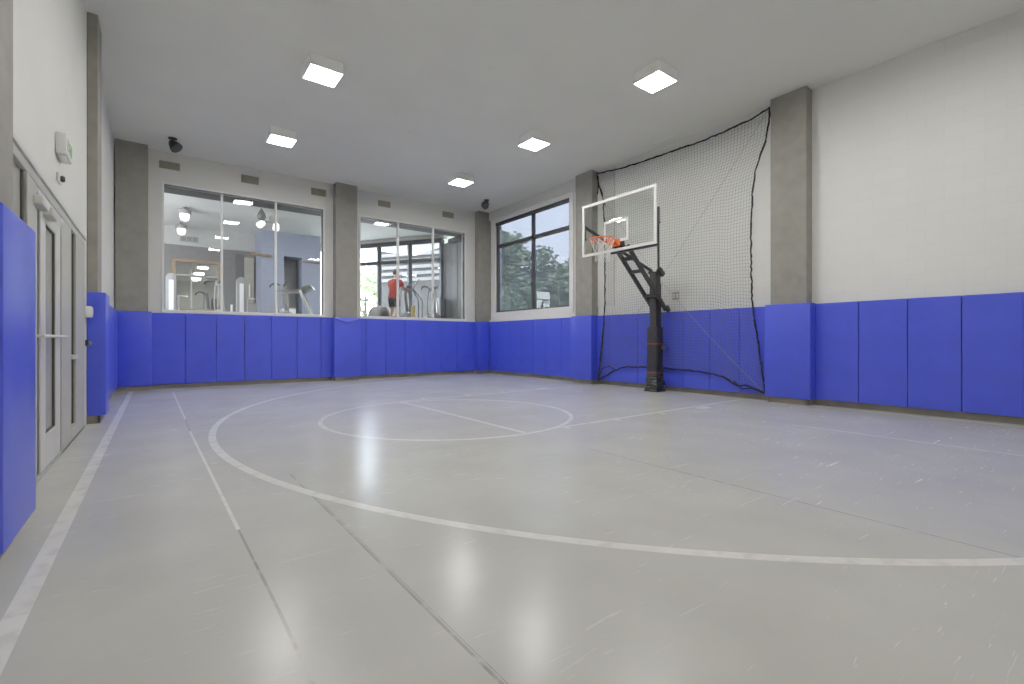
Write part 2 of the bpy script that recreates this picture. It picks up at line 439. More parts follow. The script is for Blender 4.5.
# ------------------------------------------------------------------ gym windows
def gym_window(n, W, mulls):
    r = struct(f'window_{n}', loc=((W[0]+W[1])/2, YB, W[2]))
    x0, x1, z0, z1 = W
    bm = B()
    for b in ((x0-.045, x0, YB-.012, YB+.10, z0-.045, z1+.045), (x1, x1+.045, YB-.012, YB+.10, z0-.045, z1+.045),
              (x0, x1, YB-.012, YB+.10, z1, z1+.045), (x0-.045, x1+.045, YB-.03, YB+.10, z0-.07, z0)): box(bm, *b)
    bevel(bm, .003, 1); part('window_frame', bm, 'trimw', r)
    edges = [x0]+mulls+[x1]
    for m in mulls:
        bm = B(); box(bm, m-.022, m+.022, YB-.006, YB+.08, z0, z1); bevel(bm, .003, 1); part('mullion', bm, 'trimw', r)
    for a, b in zip(edges, edges[1:]):
        bm = B(); f = bm.faces.new([bm.verts.new(v) for v in ((a, YB+.04, z0), (b, YB+.04, z0), (b, YB+.04, z1), (a, YB+.04, z1))])
        part('pane', bm, 'glass', r, smooth=False)
    return r
gym_window(1, W1, [1.206, 2.352]); gym_window(2, W2, [5.564, 6.692])

# outside window (right wall)
r = struct('window_3', loc=(XR, 10.6, 1.945))
y0, y1, z0, z1 = WR; fx0, fx1 = XR-.01, XR+.07
bm = B()
for b in ((y0, y0+.05, z0, z1), (y1-.09, y1, z0, z1), (y0, y1, z0, z0+.04), (y0, y1, z1-.06, z1)): box(bm, fx0, fx1, *b)
bevel(bm, .004, 1); part('window_frame', bm, 'dark', r)
bm = B(); box(bm, fx0, fx1, 10.44, 10.54, z0, z1); bevel(bm, .004, 1); part('mullion', bm, 'dark', r)
bm = B(); box(bm, fx0, fx1, y0, y1, 3.98, 4.085); bevel(bm, .004, 1); part('transom', bm, 'dark', r)
for a, b in ((y0, 10.49), (10.49, y1)):
    for c, d in ((z0, 4.03), (4.03, z1)):
        bm = B(); bm.faces.new([bm.verts.new((XR+.05, *v)) for v in ((a, c), (b, c), (b, d), (a, d))]); part('pane', bm, 'glass', r, smooth=False)
bm = B(); bm.faces.new([bm.verts.new((XR+.085, *v)) for v in ((y0, z0), (y1, z0), (y1, z1), (y0, z1))]); part('sun_shade', bm, 'shade', r, smooth=False)
bm = B(); box(bm, XR-.045, XR+.03, y0, y1, z1-.11, z1-.005); bevel(bm, .01, 2); part('shade_housing', bm, 'dark', r)

# ------------------------------------------------------------------ storefront door (left wall)
r = struct('door_1', loc=(-.75, 5.7, 0))
fa, fb = -.84, -.705
bm = B()
for b in ((fa, fb, 3.75, 7.70, 2.20, 2.29), (fa, fb, 3.75, 3.85, 0, 2.2), (fa, fb, 4.54, 4.84, 0, 2.2), (fa, fb, 5.99, 6.56, 0, 2.2), (fa, fb, 6.93, 7.70, 0, 2.2),
          (fa, fb, 3.85, 4.54, 0, .12), (fa, fb, 6.56, 6.93, 0, .16), (fa, fb, 3.75, 7.70, 0, .025)): box(bm, *b)
bevel(bm, .004, 1); part('door_frame', bm, 'alu', r)
bm = B(); box(bm, fa, -.69, 3.75, 7.73, 2.272, 2.31); box(bm, fa, -.698, 4.84, 6.02, 2.13, 2.17); bevel(bm, .003, 1); part('header_trim', bm, 'alul', r)
bm = B()   # door leaf: stiles and rails
lx0, lx1 = -.79, -.712
for b in ((5.04, 5.25, .03, 2.10), (5.72, 5.955, .03, 2.10), (5.25, 5.72, .03, .30), (5.25, 5.72, 1.99, 2.10)): box(bm, lx0, lx1, *b)
bevel(bm, .005, 1); leaf = part('door_leaf', bm, 'alul', r)
bm = B(); box(bm, lx0, lx1, 4.84, 4.91, .03, 2.2); part('door_jamb', bm, 'alu', r)
bm = B(); box(bm, -.745, -.735, 5.25, 5.72, .30, 1.99); part('glass_panel', bm, 'frost', leaf)
bm = B(); box(bm, -.745, -.735, 4.91, 4.99, .03, 2.1); part('glass_panel', bm, 'frost', r)
for b in ((5.695, 5.72, .30, 1.99), (5.25, 5.262, .30, 1.99), (5.25, 5.72, .30, .31), (5.25, 5.72, 1.98, 1.99)):
    bm = B(); box(bm, -.735, -.718, *b); part('gasket', bm, 'gasket', leaf)
for b in ((4.985, 5.04, .03, 2.10), (4.50, 4.545, .12, 2.2), (6.895, 6.935, .16, 2.2), (5.96, 5.985, .03, 2.10)):
    bm = B(); box(bm, -.79, -.722, *b); part('gasket', bm, 'gasket', r)
for a, b, c in ((3.85, 4.50, .12), (6.56, 6.90, .16)):
    bm = B(); box(bm, -.745, -.735, a, b, c, 2.2); part('sidelight', bm, 'frost', r)
bm = B(); tube(bm, [(-.725, 4.93, 1.085), (-.68, 4.93, 1.085), (-.665, 4.98, 1.085), (-.665, 5.90, 1.085), (-.68, 5.95, 1.085), (-.725, 5.95, 1.085)], .013, 10); part('push_bar', bm, 'alul', leaf)
for a, b in ((4.74, 5.0), (5.12, 5.40)):
    bm = B(); box(bm, -.725, -.655, a, b, 2.03, 2.10); bevel(bm, .015, 2); tube(bm, [(-.69, (a+b)/2, 2.10), (-.72, (a+b)/2+.15, 2.15)], .012, 6); part('door_closer', bm, 'alul', r)
bm = B(); box(bm, -.74, -.685, 6.52, 6.97, .86, .90); part('sidelight_rail', bm, 'alul', r)

# ------------------------------------------------------------------ wall pads
def pad_slab(bm, axis, front, back, a0, a1):
    """padded board on a wall; axis 'x' lies along x with its face at y = front"""
    g = .0045
    if axis == 'x': box(bm, a0+g, a1-g, min(front, back), max(front, back), PB, PT)
    else: box(bm, min(front, back), max(front, back), a0+g, a1-g, PB, PT)
    bevel(bm, .007, 2)

def wall_pad(axis, face, wall, a0, a1, label, group):
    """face: coordinate of the padded front; wall: coordinate of the wall behind"""
    sgn = 1 if wall > face else -1
    mid = wall-sgn*.015
    c = ((a0+a1)/2, wall, PB) if axis == 'x' else (wall, (a0+a1)/2, PB)
    t = thing('wall_pad', label, 'wall pad', c, group)
    bm = B(); pad_slab(bm, axis, face, mid, a0, a1); part('vinyl_cover', bm, 'pad', t, ang=18)
    bm = B()
    if axis == 'x': box(bm, a0+.012, a1-.012, min(mid, wall), max(mid, wall), PB-.012, PT-.012)
    else: box(bm, min(mid, wall), max(mid, wall), a0+.012, a1-.012, PB-.012, PT-.012)
    part('backing_board', bm, 'padback', t)
    return t

FB, FR, FL = 12.78, 8.57, -.645
edges = [-.12, .503, 1.082, 1.658, 2.238, 2.821, 3.403, 3.70]
for k, (a, b) in enumerate(zip(edges, edges[1:])):
    if k == 6: lab = 'narrow strip of blue pad just before the middle column, under the wider gym window'
    else: lab = f'blue vinyl wall pad under the wider gym window, {ORD[k]} from its left corner column'
    wall_pad('x', FB, YB, a, b, lab, 'pads under the wider gym window')
edges = [4.32, 4.592, 5.165, 5.74, 6.344, 6.914, 7.475, 8.15]
for k, (a, b) in enumerate(zip(edges, edges[1:])):
    if k == 0: lab = 'narrow strip of blue pad just past the middle column'
    else: lab = f'blue vinyl wall pad under the narrower gym window, {ORD[k-1]} from the middle column'
    wall_pad('x', FB, YB, a, b, lab, 'pads under the narrower gym window')
edges = [12.56, 12.1, 11.52, 10.94, 10.36, 9.78, 9.2, 8.58]
for k, (a, b) in enumerate(zip(edges, edges[1:])):
    wall_pad('y', FR, XR, b, a, f'blue wall pad below the dark framed window, {ORD[k]} from the back corner', 'pads below the outside window')
edges = [7.94, 7.528, 6.719, 6.145, 5.57, 4.995, 4.409, 3.83]
for k, (a, b) in enumerate(zip(edges, edges[1:])):
    wall_pad('y', FR, XR, b, a, f'blue wall pad behind the hanging net, {ORD[k]} from the window side column', 'pads behind the net')
edges = [3.20, 2.567, 1.978, 1.409, .844, .27, -.31]
for k, (a, b) in enumerate(zip(edges, edges[1:])):
    if k < 5:
        lab = ['narrow looking shaded blue pad tucked against the column beside the net', 'second blue pad from the column along the bare block wall', 'third blue pad from the column along the bare block wall',
               'fourth blue pad from the column along the bare block wall', 'blue pad at the right edge of the photo, fifth from the column'][k]
        wall_pad('y', FR, XR, b, a, lab, 'pads along the bare block wall')
edges = [12.54, 11.9, 11.3, 10.7, 10.1, 9.5, 8.95, 8.5]
for k, (a, b) in enumerate(zip(edges, edges[1:])):
    wall_pad('y', FL, XL, b, a, f'sliver of blue pad on the door side wall, {ORD[k]} from the back corner', 'pads on the door side wall')

def column_pad(poly, label, sag=False):
    xs = [p[0] for p in poly]; ys = [p[1] for p in poly]
    t = thing('column_pad', label, 'column pad', ((min(xs)+max(xs))/2, (min(ys)+max(ys))/2, PB), 'pads wrapped round columns')
    bm = B(); prism(bm, poly, PB, PT+.01); bevel(bm, .011, 3)
    part('vinyl_cover', bm, 'pad', t, ang=18)
    return t
def u_open_back(x0, x1, yf, yb, cx0, cx1, cy):   # wraps a column standing at the back wall
    return [(x0, yf), (x1, yf), (x1, yb), (cx1, yb), (cx1, cy), (cx0, cy), (cx0, yb), (x0, yb)]
column_pad([(XL+.03, 12.55), (-.094, 12.55), (-.094, YB-.08), (-.156, YB-.08), (-.156, 12.609), (XL+.03, 12.609)], 'blue pad round the wide corner column beside the door wall')
t = column_pad(u_open_back(3.672, 4.352, 12.545, YB-.08, 3.729, 4.291, 12.599), 'blue column pad with sagging top edge between the two gym windows')
# loose vinyl fold hanging at this pad's top
bm = B(); n = 16
ring = []
for i in range(n+1):
    u = i/n; x = 3.69+u*.645
    dip = .125*(1-abs(2*u-1)**1.3)
    ring.append([bm.verts.new((x, 12.541-.0*dip, PT+.004)), bm.verts.new((x, 12.531-.012*math.sin(PI*u), PT-.008-.5*dip)), bm.verts.new((x, 12.527-.018*math.sin(PI*u), PT-.016-dip)), bm.verts.new((x, 12.543, PT-.022-dip))])
for a, b in zip(ring, ring[1:]):
    for k in range(3): bm.faces.new((a[k], b[k], b[k+1], a[k+1]))
part('vinyl_fold', bm, 'pad', t, ang=80)
column_pad([(8.12, 12.57), (8.565, 12.57), (8.565, 12.629), (8.178, 12.629), (8.178, YB-.08), (8.12, YB-.08)], 'blue pad round the column in the far corner beside the dark framed window')
def u_right(xf, y0, y1, cx, cy0, cy1, xb): return [(xf, y0), (xf, y1), (xb, y1), (xb, cy1), (cx, cy1), (cx, cy0), (xb, cy0), (xb, y0)]
column_pad(u_right(8.36, 7.925, 8.62, 8.419, 7.959, 8.526, XR-.08), 'blue column pad between the dark framed window and the hoop net')
column_pad(u_right(8.36, 3.155, 3.865, 8.429, 3.234, 3.801, XR-.08), 'broad blue column pad between the net and the bare block wall')
def u_left(xf, y0, y1, cx, cy0, cy1, xb): return [(xf, y0), (xb, y0), (xb, cy0), (cx, cy0), (cx, cy1), (xb, cy1), (xb, y1), (xf, y1)]
column_pad(u_left(-.525, 7.93, 8.49, -.602, 7.964, 8.451, XL+.002), 'blue column pad standing just past the glazed door')
column_pad(u_left(-.545, 3.02, 3.73, -.599, 3.079, 3.531, XL+.002), 'large blue column pad nearest the camera, cut by the left edge')

# ------------------------------------------------------------------ ceiling lights
def ceiling_light(x, y, label):
    t = thing('ceiling_light', label, 'ceiling light', (x, y, ZC), 'square ceiling lights')
    h = .235; zb = 5.03
    bm = B()
    prism_pts = [(x-h, y-h), (x+h, y-h), (x+h, y+h), (x-h, y+h)]
    prism(bm, prism_pts, zb+.008, ZC); bevel(bm, .006, 1); part('housing', bm, 'housing', t)
    bm = B()
    for b in ((x-h, x+h, y-h, y-h+.012), (x-h, x+h, y+h-.012, y+h), (x-h, x-h+.012, y-h+.012, y+h-.012), (x+h-.012, x+h, y-h+.012, y+h-.012)): box(bm, *b, zb-.003, zb+.008)
    part('rim', bm, 'white', t)
    bm = B(); box(bm, x-h+.012, x+h-.012, y-h+.012, y+h-.012, zb, zb+.006); part('diffuser', bm, 'diff', t)
    return t
ceiling_light(1.99, 7.37, 'glowing square ceiling light box, nearest of the row on the door side')
L2 = dict([((1.98, 10.27), 'glowing square ceiling light box in front of the wider gym window'),
           ((6.13, 4.47), 'glowing square ceiling light nearest the camera on the hoop side'),
           ((6.12, 7.38), 'glowing square ceiling light in the middle of the hoop side row'),
           ((6.12, 10.27), 'farthest and smallest glowing square ceiling light, in front of the narrower gym window')])
base_light = [o for o in bpy.data.objects if o.name == 'ceiling_light'][0]
for (x, y), lab in L2.items(): dup_tree(base_light, (x, y, ZC), lab)
for x, y in ((1.99, 4.47), (1.99, 1.5), (6.13, 1.5)): dup_tree(base_light, (x, y, ZC), 'square ceiling light box above the camera, out of the picture')

# ------------------------------------------------------------------ vents, ceiling devices
def wall_vent(x0, x1, z0, z1, label):
    t = thing('wall_vent', label, 'vent', ((x0+x1)/2, YB, z0), 'vents high on the back wall')
    y = YB
    bm = B()
    for b in ((x0, x1, z0, z0+.018), (x0, x1, z1-.018, z1), (x0, x0+.018, z0, z1), (x1-.018, x1, z0, z1), ((x0+x1)/2-.006, (x0+x1)/2+.006, z0, z1)):
        box(bm, b[0], b[1], y-.016, y, b[2], b[3])
    part('frame', bm, 'vent', t)
    bm = B(); box(bm, x0+.01, x1-.01, y-.004, y, z0+.01, z1-.01); part('duct_face', bm, 'ventd', t)
    bm = B()
    n = 7
    for k in range(n):
        z = z0+.022+(z1-z0-.044)*(k+.5)/n
        bar(bm, (x0+.015, y-.009, z), (x1-.015, y-.009, z), .012, .013, up=(0, .6, .8))
    part('louvre_blades', bm, 'vent', t)
    return t
wall_vent(.03, .405, 4.83, 4.995, 'taupe grille high above the left end of the wider gym window')
wall_vent(1.594, 1.97, 4.83, 5.015, 'taupe grille high above the middle of the wider gym window')
wall_vent(3.174, 3.548, 4.83, 5.01, 'taupe grille just left of the top of the middle column')
wall_vent(4.96, 5.322, 4.84, 5.01, 'taupe grille just right of the top of the middle column')
wall_vent(7.0, 7.39, 4.86, 5.035, 'taupe grille nearest the far corner on the back wall')

def camera_dome(x, y, aim, label):
    t = thing('ceiling_speaker', label, 'ceiling speaker', (x, y, ZC), 'black ceiling fixtures')
    bm = B(); lathe(bm, [(.08, 0), (.08, -.02), (.025, -.03), (.022, -.09)], (x, y, ZC), 16); part('mount', bm, 'black', t)
    a = Vector(aim).normalized(); c = Vector((x, y, ZC-.11))-a*.05
    bm = B(); lathe(bm, [(.02, -.02), (.05, .0), (.08, .05), (.115, .14), (.118, .18)], c, 20, a); part('horn', bm, 'black', t)
    bm = B(); lathe(bm, [(.10, .181), (.07, .19), (.02, .193)], c, 20, a); part('grille', bm, 'machined', t)
    return t
camera_dome(.25, 11.9, (.55, -.35, -.75), 'black conical fixture on the ceiling near the left corner column')
camera_dome(7.76, 11.55, (-.7, -.3, -.6), 'black conical fixture on the ceiling above the far corner column')

def slot(x0, x1, y0, y1, label):
    t = thing('ceiling_vent', label, 'vent', ((x0+x1)/2, (y0+y1)/2, ZC))
    bm = B(); box(bm, x0, x1, y0, y1, ZC-.008, ZC); bevel(bm, .003, 1); part('frame', bm, 'white', t)
    bm = B()
    lx = (x1-x0) > (y1-y0)
    for k in range(4):
        if lx: a = x0+.015+(x1-x0-.03)*k/4; box(bm, a, a+(x1-x0)/4-.03, y0+.02, y1-.02, ZC-.011, ZC-.007)
        else: a = y0+.015+(y1-y0-.03)*k/4; box(bm, x0+.02, x1-.02, a, a+(y1-y0)/4-.03, ZC-.011, ZC-.007)
    part('slots', bm, 'ceiling', t)
slot(3.72, 4.24, 12.22, 12.32, 'faint white slot diffuser in the ceiling before the middle column')
slot(8.30, 8.40, 5.55, 6.1, 'faint white slot diffuser in the ceiling above the net')
for x, y, lab in ((4.05, 5.91, 'small round white sprinkler cap on the ceiling between the two nearest lights'), (4.03, 8.74, 'small round white sprinkler cap on the ceiling farther back, near the middle of the room')):
    bm = B(); lathe(bm, [(.045, 0), (.045, -.006), (.03, -.012)], (x, y, ZC), 16)
    tag(obj('ceiling_sprinkler', bm, 'plastic'), lab, 'sprinkler', 'ceiling sprinkler caps')

# ------------------------------------------------------------------ things on the left wall
t = thing('exit_sign', 'white wall-mounted sign with green EXIT letters above the glazed door', 'exit sign', (XL, 5.7, 2.66))
bm = B(); box(bm, XL, -.635, 5.66, 5.99, 2.69, 2.875); bevel(bm, .008, 2); part('housing', bm, 'plastic', t)
cu = bpy.data.curves.new('exit_lettering', 'FONT'); cu.body = 'EXIT'; cu.size = .15; cu.align_x = 'CENTER'; cu.align_y = 'CENTER'; cu.extrude = .002
to = bpy.data.objects.new('tmp_text', cu); COL.objects.link(to)
dg = bpy.context.evaluated_depsgraph_get(); me = bpy.data.meshes.new_from_object(to.evaluated_get(dg)); bpy.data.objects.remove(to)
lo = bpy.data.objects.new('lettering', me); COL.objects.link(lo); me.materials.append(M['green'])
for v in me.vertices:   # text plane -> the sign's face, read from inside the room
    x, y, z = v.co; v.co = (-.632+z, 5.825+x, 2.782+y)
me.transform(root_mw(t).inverted()); lo.parent = t
bm = B(); box(bm, -.68, -.65, 5.72, 5.93, 2.68, 2.69); part('lamp_strip', bm, 'white', t)

t = thing('wall_mounted_alarm', 'small white and black alarm unit on the wall below the exit sign', 'alarm', (XL, 5.67, 2.43))
bm = B(); box(bm, XL, -.69, 5.72, 5.86, 2.46, 2.535); bevel(bm, .004, 2); part('housing', bm, 'plastic', t)
bm = B(); lathe(bm, [(.024, 0), (.03, .015), (.02, .03)], (-.69, 5.79, 2.497), 14, (1, 0, 0)); part('lens', bm, 'black', t)

t = thing('wall_keypad', 'white keypad box on the wall between glazed door and blue column pad', 'keypad', (XL, 7.82, 1.36))
bm = B(); box(bm, XL, -.645, 7.755, 7.89, 1.34, 1.475); bevel(bm, .012, 2); part('housing', bm, 'plastic', t)
bm = B(); box(bm, -.646, -.640, 7.785, 7.86, 1.37, 1.45); part('cover', bm, 'white', t)
t = thing('wall_mounted_door_holder', 'small black door holder low on the wall beside the column pad', 'door holder', (XL, 7.82, 1.0))
bm = B(); box(bm, XL, -.68, 7.79, 7.86, .985, 1.06); bevel(bm, .006, 2); part('plate', bm, 'black', t)
bm = B(); lathe(bm, [(.02, 0), (.024, .02), (.012, .028)], (-.68, 7.825, 1.022), 12, (1, 0, 0)); part('magnet', bm, 'machine', t)

# outlet behind the net
t = thing('wall_outlet', 'pinkish outlet plate on the white wall behind the net, above the pads', 'outlet', (XR, 5.79, 1.98))
bm = B(); box(bm, XR-.02, XR, 5.71, 5.87, 1.90, 2.07); bevel(bm, .008, 2); part('plate', bm, 'beige', t)
bm = B()
for y in (5.75, 5.83): box(bm, XR-.026, XR-.018, y-.022, y+.022, 1.945, 2.03)
part('sockets', bm, 'plastic', t)

# ------------------------------------------------------------------ basketball hoop
HX, HY = 8.26, 6.03
BX = 7.05
t = thing('basketball_hoop', 'black basketball hoop stand with clear backboard and orange rim in front of the net', 'basketball hoop', (HX, HY, 0))
bm = B(); box(bm, HX-.08, HX+.08, HY-.08, HY+.08, 0, 2.47); bevel(bm, .01, 2); part('pole', bm, 'black', t)
bm = B(); box(bm, HX+.085, HX+.115, HY-.075, HY+.075, .3, 2.25); bevel(bm, .006, 1); box(bm, HX-.09, HX+.09, HY-.09, HY+.09, 2.44, 2.475); part('pole_plate', bm, 'black', t)
# padded cover with straps and crumpled skirt
def sq(bm, levels, n=28, wr=0., seed=0):
    rings = []
    for z, s, w in levels:
        ring = []
        for k in range(n):
            a = 2*PI*k/n; c, sn = math.cos(a), math.sin(a)
            m = max(abs(c), abs(sn)); q = .16*m+.84   # rounded square
            rr = s*(1/m*.82+.18*1.05)
            d = w*noise.noise(Vector((c*3+seed, sn*3, z*9)))
            ring.append(bm.verts.new((HX+c*(rr+d), HY+sn*(rr+d), z)))
        rings.append(ring)
    for a, b in zip(rings, rings[1:]):
        for k in range(n): bm.faces.new((a[k], a[(k+1) % n], b[(k+1) % n], b[k]))
    bm.faces.new(rings[0][::-1]); bm.faces.new(rings[-1])
bm = B(); sq(bm, [(.38+(1.33-.38)*k/24, .132 if 0 < k < 24 else .122, .010) for k in range(25)]); pc = part('pad_cover', bm, 'blackpad', t, ang=60)
lv = []
for k in range(34):
    u = k/33; z = .004+u*.40
    lv.append((z, .155-.030*min(1, u*1.15)+.008*math.sin(u*40), .022))
bm = B(); sq(bm, lv, n=40, seed=4); part('skirt', bm, 'blackpad', t, ang=60)
for z in (.395, .985):
    bm = B(); sq(bm, [(z-.010, .139, 0), (z+.010, .139, 0)]); part('strap', bm, 'strap', pc)
bm = B(); box(bm, HX+.02, HX+.11, HY-.19, HY-.13, .86, .95); bevel(bm, .01, 2); part('crank_socket', bm, 'machined', t)
# lower arms
zA0, zA1 = 2.84, 1.66
for s, end in ((1, 8.36), (-1, 8.43)):
    y = HY+.145*s
    zz = lambda x: 2.83-(x-7.25)*(1.17/1.21)
    bm = B(); bar(bm, (7.20, y, zz(7.20)), (end, y, zz(end)), .055, .085); bevel(bm, .006, 1)
    part('arm', bm, 'black', t)
for x in (7.42, 7.66, 8.13):
    bm = B(); bar(bm, (x, HY-.12, zz(x)), (x, HY+.12, zz(x)), .06, .07); part('cross_brace', bm, 'black', t)
bm = B(); tube(bm, [(8.13, HY-.20, zz(8.13)), (8.13, HY+.20, zz(8.13))], .022, 10); part('pivot_bolt', bm, 'black', t)
for x in (7.60, 7.72):
    bm = B(); tube(bm, [(x, HY+.17, zz(x)+.01), (x, HY+.19, zz(x)+.01)], .02, 10); part('bolt', bm, 'black', t)
bm = B(); bar(bm, (8.36, HY-.205, zz(8.36)), (8.45, HY-.205, zz(8.45)-.02), .05, .10); bevel(bm, .008, 1); part('counterweight', bm, 'black', t)
# upper struts: from the pole head to both side edges of the board
for yb_, y0_ in ((HY+.895, HY+.08), (HY-.905, HY-.08)):
    bm = B(); bar(bm, (BX+.06, yb_, 3.41), (8.27, y0_, 2.50), .045, .06); bevel(bm, .005, 1); st = part('strut', bm, 'black', t)
    bm = B(); box(bm, BX+.03, BX+.075, yb_-.03, yb_+.03, 3.12, 3.43); bevel(bm, .006, 1); tube(bm, [(BX+.075, yb_, 3.16), (BX+.10, yb_, 3.16)], .022, 10); part('edge_clamp', bm, 'black', st)
for p_, q_, w_ in (((8.24, HY-.10, 2.53), (8.39, HY-.10, 2.41), .09), ((8.20, HY+.10, 2.50), (8.34, HY+.10, 2.44), .05)):
    bm = B(); bar(bm, p_, q_, w_, .10); bevel(bm, .008, 1); part('strut_bracket', bm, 'black', t)
# backboard
by0, by1, bz0, bz1 = 5.12, 6.93, 2.775, 3.83
bm = B(); box(bm, BX, BX+.013, by0+.005, by1-.005, bz0+.005, bz1-.005); bd = part('backboard', bm, 'acrylic', t, smooth=False)
bm = B(); e = .05
for b in ((by0, by1, bz0, bz0+e), (by0, by1, bz1-e, bz1), (by0, by0+e, bz0+e, bz1-e), (by1-e, by1, bz0+e, bz1-e)): box(bm, BX-.004, BX+.022, *b)
part('board_border', bm, 'white', bd)
bm = B(); ty0, ty1, tz0, tz1 = HY-.29, HY+.31, 2.95, 3.385; e = .045
for b in ((ty0, ty1, tz0, tz0+e), (ty0, ty1, tz1-e, tz1), (ty0, ty0+e, tz0+e, tz1-e), (ty1-e, ty1, tz0+e, tz1-e)): box(bm, BX-.003, BX+.001, *b)
part('target_square', bm, 'white', bd)
bm = B(); box(bm, BX-.003, BX, 6.70, 6.86, 2.865, 2.905); part('sticker', bm, 'wood', bd)
bm = B(); box(bm, BX+.025, BX+.09, by0-.01, HY+.17, bz0-.035, bz0+.03); bevel(bm, .005, 1); part('bottom_rail', bm, 'black', t)
bm = B(); box(bm, BX+.014, BX+.06, HY-.16, HY+.12, 2.87, 2.95); bevel(bm, .005, 1); bar(bm, (BX+.05, HY, 2.9), (7.30, HY, 2.80), .20, .06); part('mount_plate', bm, 'black', t)
# rim
RC = (BX-.16-.229, HY); RZ = 2.955
rim_bm = B(); tube(rim_bm, [(RC[0]+.229*math.cos(2*PI*k/40), RC[1]+.229*math.sin(2*PI*k/40), RZ) for k in range(40)], .011, 8, closed=True)
rm = part('rim', rim_bm, 'orange', t, ang=80)
bm = B(); box(bm, BX-.022, BX-.004, HY-.10, HY+.10, 2.86, 2.99)
for s in (-1, 1):
    vs = [bm.verts.new(v) for v in ((BX-.02, HY+s*.07, 2.985), (BX-.02, HY+s*.09, 2.985), (BX-.02, HY+s*.09, 2.87), (BX-.02, HY+s*.07, 2.87), (RC[0]+.18, HY+s*.12, 2.965), (RC[0]+.18, HY+s*.14, 2.965), (RC[0]+.18, HY+s*.14, 2.945), (RC[0]+.18, HY+s*.12, 2.945))]
    for f in ((0, 1, 2, 3), (7, 6, 5, 4), (0, 4, 5, 1), (1, 5, 6, 2), (2, 6, 7, 3), (3, 7, 4, 0)): bm.faces.new([vs[i] for i in f])
box(bm, BX-.17, BX-.02, HY-.075, HY+.075, 2.955, 2.985)
bevel(bm, .004, 1); part('rim_bracket', bm, 'orange', rm)
for k in range(12):
    a = 2*PI*(k+.5)/12
    bm = B(); tube(bm, [(RC[0]+.229*math.cos(a+d), RC[1]+.229*math.sin(a+d), RZ+z) for d, z in ((-.10, -.008), (-.06, -.035), (.06, -.035), (.10, -.008))], .006, 6); part('net_hook', bm, 'orange', rm)
bm = B()   # diamond net
lev = [(0, .222, -.02), (1, .195, -.10), (2, .165, -.18), (3, .145, -.26), (4, .135, -.34), (5, .135, -.42)]
for i, (a, b) in enumerate(zip(lev, lev[1:])):
    for k in range(12):
        for s in (-.5, .5):
            a0 = 2*PI*(k+.5*(i % 2))/12; a1 = a0+2*PI*s/12
            tube(bm, [(RC[0]+a[1]*math.cos(a0), RC[1]+a[1]*math.sin(a0), RZ+a[2]), (RC[0]+b[1]*math.cos(a1), RC[1]+b[1]*math.sin(a1), RZ+b[2])], .0035, 5)
part('net', bm, 'netw', t)

# ------------------------------------------------------------------ hanging barrier net
NX = 8.53
top = [(7.90, 5.11), (7.158, 5.021), (6.332, 4.985), (5.601, 4.973), (5.054, 4.969), (4.554, 5.002), (4.184, 5.035), (3.855, 5.115)]
bot = [(7.86, .101), (7.612, .211), (7.306, .369), (6.956, .45), (6.079, .475), (5.159, .436), (4.709, .366), (4.45, .23), (4.28, .24), (3.94, .14)]
rgt = [(3.94, .14), (3.991, .534), (4.06, 1.062), (4.148, 1.599), (4.17, 2.2), (4.184, 2.858), (4.166, 3.392), (4.131, 3.92), (4.043, 4.251), (3.906, 4.646), (3.855, 5.115)]
lft = [(7.86, .101), (7.77, .826), (7.69, 1.4), (7.644, 2.019), (7.644, 3.21), (7.70, 4.417), (7.82, 4.8), (7.90, 5.11)]
def resample(P, n):
    """smooth curve through P, n+1 points equally spaced by length"""
    def cr(p0, p1, p2, p3, u):
        return tuple(.5*((2*b)+(-a+c)*u+(2*a-5*b+4*c-d)*u*u+(-a+3*b-3*c+d)*u**3) for a, b, c, d in zip(p0, p1, p2, p3))
    fine = []
    for i in range(len(P)-1):
        p0 = P[max(i-1, 0)]; p3 = P[min(i+2, len(P)-1)]
        fine += [cr(p0, P[i], P[i+1], p3, k/16) for k in range(16)]
    fine.append(P[-1])
    acc = [0]
    for a, b in zip(fine, fine[1:]): acc.append(acc[-1]+math.dist(a, b))
    out = []; j = 0
    for k in range(n+1):
        s = acc[-1]*k/n
        while j < len(acc)-2 and acc[j+1] < s: j += 1
        u = (s-acc[j])/max(1e-9, acc[j+1]-acc[j])
        out.append(tuple(a+(b-a)*u for a, b in zip(fine[j], fine[j+1])))
    return out
NU, NV = 64, 78
T, Bt, R, Lf = resample(top, NU), resample(bot, NU), resample(rgt, NV), resample(lft, NV)
def P3(i, j):
    u, v = i/NU, j/NV
    q = []
    for c in range(2):
        q.append((1-v)*Bt[i][c]+v*T[i][c]+(1-u)*Lf[j][c]+u*R[j][c]-((1-u)*(1-v)*Bt[0][c]+u*v*T[NU][c]+(1-u)*v*T[0][c]+u*(1-v)*Bt[NU][c]))
    x = NX-.02*math.sin(PI*u)*math.sin(PI*v)+.008*math.sin(i*.55)*math.sin(PI*v)
    return Vector((x, q[0], q[1]))
G = [[P3(i, j) for j in range(NV+1)] for i in range(NU+1)]
t = thing('barrier_net', 'grey square-mesh ball net hanging between two columns behind the hoop', 'net', (NX, 5.9, .1))
bm = B()
for i in range(NU+1): tube(bm, [G[i][j] for j in range(0, NV+1)], .0026, 3, cap=False)
for j in range(NV+1): tube(bm, [G[i][j] for i in range(0, NU+1)], .0026, 3, cap=False)
part('mesh_netting', bm, 'twine', t)
def rope_pts(E, jit, reps):
    jit = jit*.7
    out = []
    for k in range(len(E)):
        p = E[k]; out.append(p+Vector((random.uniform(-jit, jit), random.uniform(-jit, jit), random.uniform(-jit, jit))))
    return out
